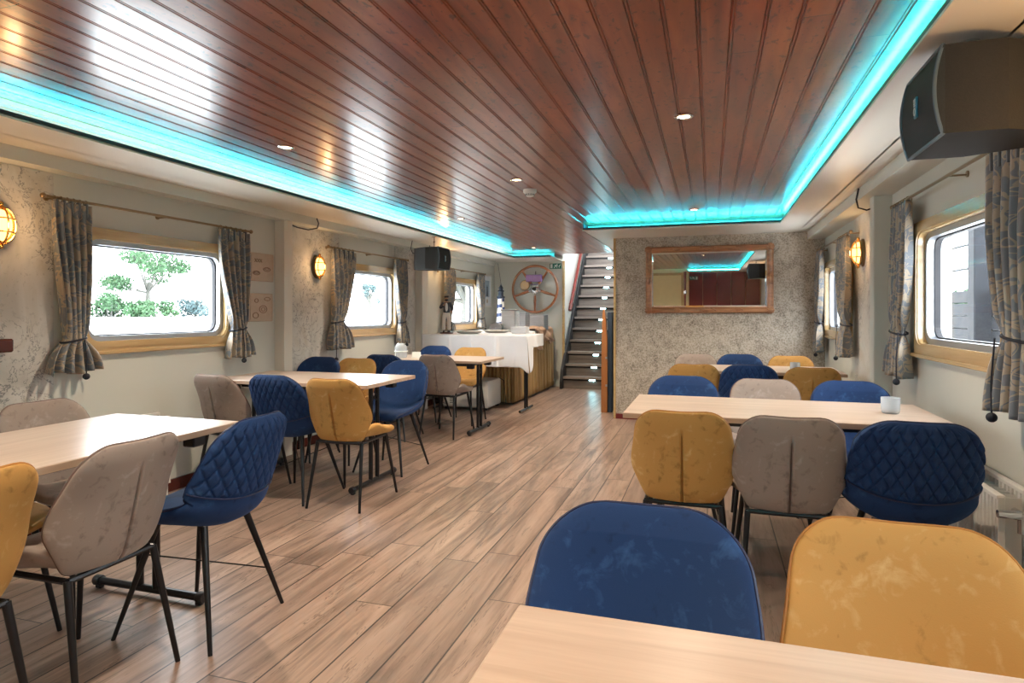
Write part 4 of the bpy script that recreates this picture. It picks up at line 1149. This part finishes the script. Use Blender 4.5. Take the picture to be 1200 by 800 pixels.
# cables looping from the ducts
def cable(pts, label): return tag(obj('cable', MB().tube(pts, .006, 6), 'cord_black', smooth=True), label, 'cable')
cable([(-3.43, 4.92, 2.09), (-3.41, 4.92, 2.04), (-3.39, 4.87, 1.99), (-3.42, 4.78, 1.965), (-3.46, 4.68, 1.975), (-3.47, 4.595, 1.99)], 'short black cable loop beside the left pilaster')
cable([(.975, 4.86, 2.085), (.96, 4.86, 2.01), (.97, 4.85, 1.95), (1.02, 4.84, 1.93), (1.08, 4.83, 1.95), (1.10, 4.80, 1.975)], 'black cable loop at the top of the right pilaster')
cable([(-3.43, 7.33, 2.09), (-3.41, 7.3, 2.0), (-3.46, 7.25, 1.96), (-3.50, 7.2, 1.98)], 'short cable by the small hanging speaker')

# ------------------------------------------------------------------ mirror
mr = thing('wall_mirror', 'wide mirror in an ornate bronze wooden frame on the mottled wall', 'mirror', (-.032, YP-.004, 1.225))
mr.rotation_euler = (math.radians(.5), 0, 0)
A, Bm = .675, .745/2
def mframe():
    mb = MB(); prof = [(0, 0), (0, -.030), (.012, -.042), (.028, -.036), (.045, -.026), (.060, -.030), (.066, -.020), (.066, 0)]
    vs = []; n = len(prof)
    cor = [(-A, 0), (A, 0), (A, 2*Bm), (-A, 2*Bm)]
    for (cx, cz), (dx, dz) in zip(cor, ((1, 1), (-1, 1), (-1, -1), (1, -1))):
        for (i, d) in prof: vs.append((cx+dx*i, d, cz+dz*i))
    fs = []
    for c in range(4):
        for i in range(n): fs.append((c*n+i, c*n+(i+1) % n, ((c+1) % 4)*n+(i+1) % n, ((c+1) % 4)*n+i))
    return mb.add(vs, fs)
fr = obj('frame', mframe(), 'mirror_frame', mr, smooth=True, ang=25)
for (cx, cz, w, h) in [(-A+.03, .03, .05, .05), (A-.03, .03, .05, .05), (-A+.03, 2*Bm-.03, .05, .05), (A-.03, 2*Bm-.03, .05, .05), (0, .03, .13, .028), (0, 2*Bm-.03, .13, .028), (-.33, .03, .05, .02), (.33, .03, .05, .02), (-.33, 2*Bm-.03, .05, .02), (.33, 2*Bm-.03, .05, .02), (-A+.03, Bm, .028, .08), (A-.03, Bm, .028, .08)]:
    orn = MB()
    for i in range(9):
        a = 2*PI*i/9; orn.ball((cx+w*.6*cos(a), -.038, cz+h*.6*sin(a)), (.012, .010, .012), 8, 6)
    orn.ball((cx, -.040, cz), (w*.62, .012, h*.62), 12, 8)
    obj('ornament', orn, 'mirror_frame', fr, smooth=True)
gm = MB(); i0, i1 = .062, .082
gm.add([(-A+i1, -.016, i1), (A-i1, -.016, i1), (A-i1, -.016, 2*Bm-i1), (-A+i1, -.016, 2*Bm-i1), (-A+i0, -.012, i0), (A-i0, -.012, i0), (A-i0, -.012, 2*Bm-i0), (-A+i0, -.012, 2*Bm-i0)],
       [(0, 1, 2, 3), (4, 5, 1, 0), (5, 6, 2, 1), (6, 7, 3, 2), (7, 4, 0, 3)])
gm.box(-A+i0, A-i0, -.012, -.004, i0, 2*Bm-i0)
obj('mirror_glass', gm, 'mirror', mr)

# ------------------------------------------------------------------ staircase
stc = thing('staircase', 'steep staircase with dark treads and step lights beside the mirror wall', 'staircase', (0, 9.97, 0))
X0, X1 = XS0+.02, XP-.01
RISE, RUN = .193, .178
NST = 15
for i in range(NST):
    y = i*RUN; z = (i+1)*RISE
    tr = obj('tread', MB().box(X0+.04, X1, y-.012, y+RUN+.012, z-.028, z, .003), 'stair_tread', stc)
    obj('nosing', MB().box(X0+.035, X1, y-.024, y-.011, z-.036, z+.001, .003), 'nosing', tr)
    obj('riser', MB().box(X0+.04, X1, y+.012, y+.022, z-RISE, z-.028), 'stair_tread', stc)
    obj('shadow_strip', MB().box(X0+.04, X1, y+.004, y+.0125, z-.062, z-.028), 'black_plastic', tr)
    li = obj('step_light', MB().prism(rrect(-1.86, -1.77, z-.062, z-.040, .010), y-.001, y+.004, 'Y'), 'led_step', stc)
slope = RISE/RUN
def stringer(x0, x1):
    pts = [(-.10, 0), (.02, 0), (NST*RUN+.1, NST*RUN*slope+.05), (NST*RUN+.1, NST*RUN*slope+.36), (-.04, .30), (-.10, .12)]
    return MB().prism(pts, x0, x1, 'X')
obj('stringer', stringer(X0, X0+.04), 'black_plastic', stc)
M['nosing'] = plain('nosing', (.30, .25, .22), .3)
for o in bpy.data.objects:
    if o.name.startswith('nosing'): o.data.materials.clear(); o.data.materials.append(M['nosing'])
hr = thing('handrail', 'dark red wooden handrail on the left of the stairs', 'handrail', (XS0+.05, 10.5, 1.27))
obj('rail', MB().tube([(0, 0, 0), (0, 2.1, 2.1*slope)], .028, 10), 'red_rail', hr, smooth=True)
for q in (.15, 1.0, 1.8): obj('bracket', MB().tube([(-.05, q, q*slope-.05), (0, q, q*slope-.02)], .008, 6), 'chrome', hr)
# half height balustrade panel at the stair foot
bp = thing('balustrade_panel', 'half height navy panel with a curved orange wood edge beside the stairs', 'balustrade', (-1.215, 7.72, 0))
edge_poly = [(-.075, 0), (0.0, 0), (.004, .45), (.0, .90), (-.02, 1.16), (-.035, 1.27), (-.05, 1.27), (-.06, 1.16), (-.068, .8)]
e = obj('wooden_edge', MB().prism(edge_poly, -.02, .03, 'Y'), 'orange_wood', bp)
obj('panel', MB().box(0.004, .055, .0, 1.3, .0, 1.235, .005), 'navy', bp)
for z in (.32, .66): obj('hinge', MB().box(-.02, .006, -.026, -.019, z, z+.025), 'alu', e)

# ------------------------------------------------------------------ radiators
def radiator(x, s, y0, y1, z0, z1, label, valve=True, double=True):
    t = thing('radiator', label, 'radiator', (x, (y0+y1)/2, 0), 0, 'white panel radiators')
    L = (y1-y0)/2
    for k, xx in enumerate((.035, .125) if double else (.035,)):
        m = MB(); n = int(2*L/.033)
        def fn(u, v):
            w = abs(((u*n) % 1)-.5)*2
            return (s*(xx+.010*(1 if w > .45 else 0)), lerp(-L, L, u), lerp(z0, z1-k*.02, v))
        m.grid(fn, n*4, 1); m.box(s*(xx-.012), s*(xx-.002), -L, L, z0, z1-k*.02)
        m.box(s*(xx-.012), s*(xx+.012), -L-.002, -L+.012, z0, z1-k*.02, .003); m.box(s*(xx-.012), s*(xx+.012), L-.012, L+.002, z0, z1-k*.02, .003)
        m.box(s*(xx-.014), s*(xx+.014), -L, L, z1-k*.02-.014, z1-k*.02+.004, .003)
        obj('panel', m, 'enamel_white', t)
    f = MB()
    for i in range(int(2*L/.05)): f.box(s*.05, s*.11, -L+.03+i*.05, -L+.034+i*.05, z0+.03, z1-.03)
    obj('fins', f, 'enamel_white', t)
    obj('wall_bracket', MB().box(0, s*.03, -L*.7-.02, -L*.7+.02, z0+.02, z1-.05).box(0, s*.03, L*.7-.02, L*.7+.02, z0+.02, z1-.05), 'white_paint', t)
    for yy in (-L-.03, L+.02): obj('pipe', MB().tube([(s*.08, yy, z0+.04), (s*.08, yy, .0)], .009, 8), 'white_paint', t, smooth=True)
    if valve:
        obj('valve', MB().tube([(s*.08, -L+.01, z1-.07), (s*.08, -L-.035, z1-.07)], .012, 8).tube([(s*.08, -L-.035, z1-.075), (s*.15, -L-.035, z1-.075)], [.018, .015], 10).tube([(s*.08, -L-.035, z1-.07), (s*.08, -L-.035, z1-.14)], .010, 8), 'chrome', t, smooth=True)
radiator(XR, -1, 2.76, 4.0, .12, .565, 'white ribbed radiator below the large right window')
radiator(XL, 1, 1.7, 3.28, .10, .56, 'white ribbed radiator below the nearest left window')
radiator(XL, 1, 5.45, 6.6, .10, .55, 'white ribbed radiator below the middle left window', False)
radiator(XR, -1, 5.9, 7.1, .12, .55, 'white ribbed radiator below the small right window', False)

# ------------------------------------------------------------------ rear of the saloon (seen in the mirror)
rp = MB()
for i in range(5): rp.box(-.52+i*.33+.003, -.52+(i+1)*.33-.003, YB, YB+.03, 0, ZS-.02, .004)
tag(obj('wall_panelling', rp, 'burgundy'), 'burgundy boarded wall seen in the right half of the mirror', 'panelling')
exit_sign((-.40, YB+.032, 1.93), PI, 'green exit sign reflected in the mirror', 1)
for xx, lab in ((-.60, 'dark red newel post reflected near the middle of the mirror'), (-1.72, 'dark red newel post reflected at the left end of the mirror')):
    p = thing('newel_post', lab, 'post', (xx, YB+.30, 0), 0, 'newel posts of the rear stairs')
    obj('shaft', MB().lathe([(.035, 0), (.035, .3), (.022, .36), (.026, .8), (.02, 1.3), (.028, 1.9), (.035, 2.08)], 16), 'red_rail', p, smooth=True)
    obj('fixing', MB().lathe([(.040, 1.55), (.040, 1.62)], 12), 'chrome', p, smooth=True)
rs = thing('rear_steps', 'dark steps with a light below the cream wall in the mirror', 'steps', (-1.15, YB, 0))
for i in range(5):
    obj('step', MB().box(-.52, .50, .02+.0, 1.0-i*.2, i*.2, (i+1)*.2-.002, .004), 'stair_tread', rs)
    obj('step_light', MB().box(-.05, .05, 1.0-i*.2, 1.004-i*.2, i*.2+.13, i*.2+.15), 'led_step', rs)
struct('door_1', MB().ring(rrect(-1.70, -.62, 1.0, ZS-.02, .003, 2), rrect(-1.62, -.70, 1.01, ZS-.08, .003, 2), YB, YB+.04, 'Y'), 'frame_wood')

# ------------------------------------------------------------------ outdoors
tag(obj('canal_water', MB().box(-140, XL-.6, -80, 140, .30, .34), 'water'), 'pale bright canal water outside the left windows', 'water')
bpy.data.objects['canal_water']['kind'] = 'stuff'
bk = tag(obj('river_bank', MB().box(-150, -29.5, -80, 140, .34, .97), 'water'), 'pale flat bank on which the far bushes and tree grow', 'bank'); bk['kind'] = 'stuff'
def leaves(n, blobs, size, seed):
    r = random.Random(seed); m = MB()
    for i in range(n):
        c, R = r.choice(blobs)
        while True:
            d = Vector((r.uniform(-1, 1), r.uniform(-1, 1), r.uniform(-1, 1)))
            if .3 < d.length < 1: break
        p = Vector(c) + Vector((d.x*R[0], d.y*R[1], d.z*R[2]))
        a = Vector((r.uniform(-1, 1), r.uniform(-1, 1), r.uniform(-1, 1))).normalized()*size*r.uniform(.6, 1.3)
        b = a.cross(Vector((r.uniform(-1, 1), r.uniform(-1, 1), r.uniform(-1, 1)))).normalized()*size*.6
        m.add([p-a, p+b, p+a, p-b], [(0, 1, 2, 3)])
    return m
def place(px, py, dist):
    """ground point seen along a direction: azimuth from the camera"""
    u = (px-600)/735.; s_, c_ = .3022, .9532
    return ((-s_+u*c_)*dist, (c_+u*s_)*dist)
def tree(px, dist, base, hgt, wid, label, seed, mat='leaf', n=2600, open_=True, trunk=True, size=.12):
    x, y = place(px, 0, dist); t = thing('tree' if trunk else 'bush', label, 'tree' if trunk else 'bush', (x, y, base))
    r = random.Random(seed)
    if trunk:
        tb = MB().tube([(0, 0, 0), (.05, .05, hgt*.3), (0, .1, hgt*.5)], [.22, .14, .10], 8)
        blobs = []
        for i in range(11):
            a = 2*PI*i/11 + r.uniform(-.3, .3); rr = wid*r.uniform(.25, .5); zz = hgt*r.uniform(.45, .92)
            e_ = (rr*cos(a), rr*sin(a), zz); tb.tube([(0, .05, hgt*.35), (e_[0]*.5, e_[1]*.5, zz*.8), e_], [.07, .045, .02], 5)
            blobs.append((e_, (wid*.17, wid*.17, hgt*.11)))
        blobs.append(((0, 0, hgt*.85), (wid*.25, wid*.25, hgt*.12)))
        obj('trunk', tb, 'bark', t, smooth=True)
    else:
        blobs = [((r.uniform(-.42, .42)*wid, r.uniform(-.42, .42)*wid, hgt*r.uniform(.15, .6)), (wid*.2, wid*.2, hgt*.28)) for i in range(9)]
        sb = MB()
        for c_, _ in blobs: sb.tube([(c_[0]*.3, c_[1]*.3, 0), c_], [.05, .02], 5)
        obj('stem', sb, 'bark', t)
    obj('foliage', leaves(n, blobs, size, seed), mat, t)
tree(172, 40, .97, 4.4, 4.9, 'round tree with an open crown beyond the water', 11)
tree(128, 38, .97, 1.9, 2.6, 'green bush under the tree beyond the water', 12, trunk=False, n=1600)
tree(172, 38, .97, 1.3, 2.8, 'low green bush right of the tall one beyond the water', 13, trunk=False, n=1500)
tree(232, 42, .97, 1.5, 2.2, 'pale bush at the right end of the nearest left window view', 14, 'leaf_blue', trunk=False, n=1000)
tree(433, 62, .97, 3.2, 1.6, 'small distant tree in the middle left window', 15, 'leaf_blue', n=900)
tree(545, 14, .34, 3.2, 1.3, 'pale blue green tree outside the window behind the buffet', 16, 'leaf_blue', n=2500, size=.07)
# quay on the right
q = thing('quay_wall', 'dark weathered timber quay wall outside the right windows', 'quay', (2.95, 0, 0))
bd = MB()
for i in range(11): bd.box(0, .12, -3.5, 18, -.2+i*.155, -.2+(i+1)*.155-.012, .006)
obj('boards', bd, 'dock', q)
for yy, hz in ((8.3, 2.55), (4.9, 1.9), (13.2, 2.5)):
    obj('post', MB().box(-.16, .02, yy-.10, yy+.10, -.2, hz, .012), 'dock', q)
obj('railing', MB().tube([(.02, -3.4, 1.76), (.02, 17.9, 1.76)], .016, 6).tube([(.02, -3.4, 2.05), (.02, 17.9, 2.05)], .016, 6).tube([(.02, -3.4, 2.36), (.02, 17.9, 2.36)], .016, 6), 'dock', q)
tree(1180, 26, 1.3, 1.5, 9.0, 'low bushes beyond the quay on the right', 19, trunk=False, n=2500)
tag(obj('quay_ground', MB().box(3.13, 60, -30, 90, 1.0, 1.3), 'water'), 'pale ground behind the quay wall', 'ground')

# ------------------------------------------------------------------ world, camera, view
w = bpy.data.worlds.new('World'); bpy.context.scene.world = w; w.use_nodes = True
bg = w.node_tree.nodes['Background']; bg.inputs[0].default_value = (.88, .95, 1.0, 1); bg.inputs[1].default_value = 13
# portals at the window openings guide daylight sampling
for i, (wx, s_, (a, b)) in enumerate([(XL, 1, p) for p in LW] + [(XR, -1, p) for p in RW]):
    l = bpy.data.lights.new('daylight_portal', 'AREA'); l.shape = 'RECTANGLE'; l.size = b-a-.2; l.size_y = WZ1-WZ0-.2; l.cycles.is_portal = True
    o = bpy.data.objects.new('daylight_portal', l); C.objects.link(o); o.location = (wx-s_*.12, (a+b)/2, (WZ0+WZ1)/2)
    o.rotation_euler = (PI/2, 0, -s_*PI/2)
cam = bpy.data.cameras.new('camera'); co = bpy.data.objects.new('camera', cam); C.objects.link(co)
co.location = (0, 0, 1.225); co.rotation_euler = (PI/2, 0, math.radians(17.589))
cam.sensor_fit = 'HORIZONTAL'; cam.sensor_width = 36; cam.lens = 36*735/1200; cam.shift_y = -33.5/1200; cam.clip_start = .02; cam.clip_end = 400
sc_ = bpy.context.scene; sc_.camera = co
sc_.view_settings.view_transform = 'Standard'; sc_.view_settings.look = 'None'; sc_.view_settings.gamma = 1
sc_.view_settings.use_curve_mapping = False; sc_.view_settings.exposure = 0.4
sc_.cycles.use_denoising = True; sc_.cycles.max_bounces = 8; sc_.cycles.diffuse_bounces = 5; sc_.cycles.sample_clamp_indirect = 6
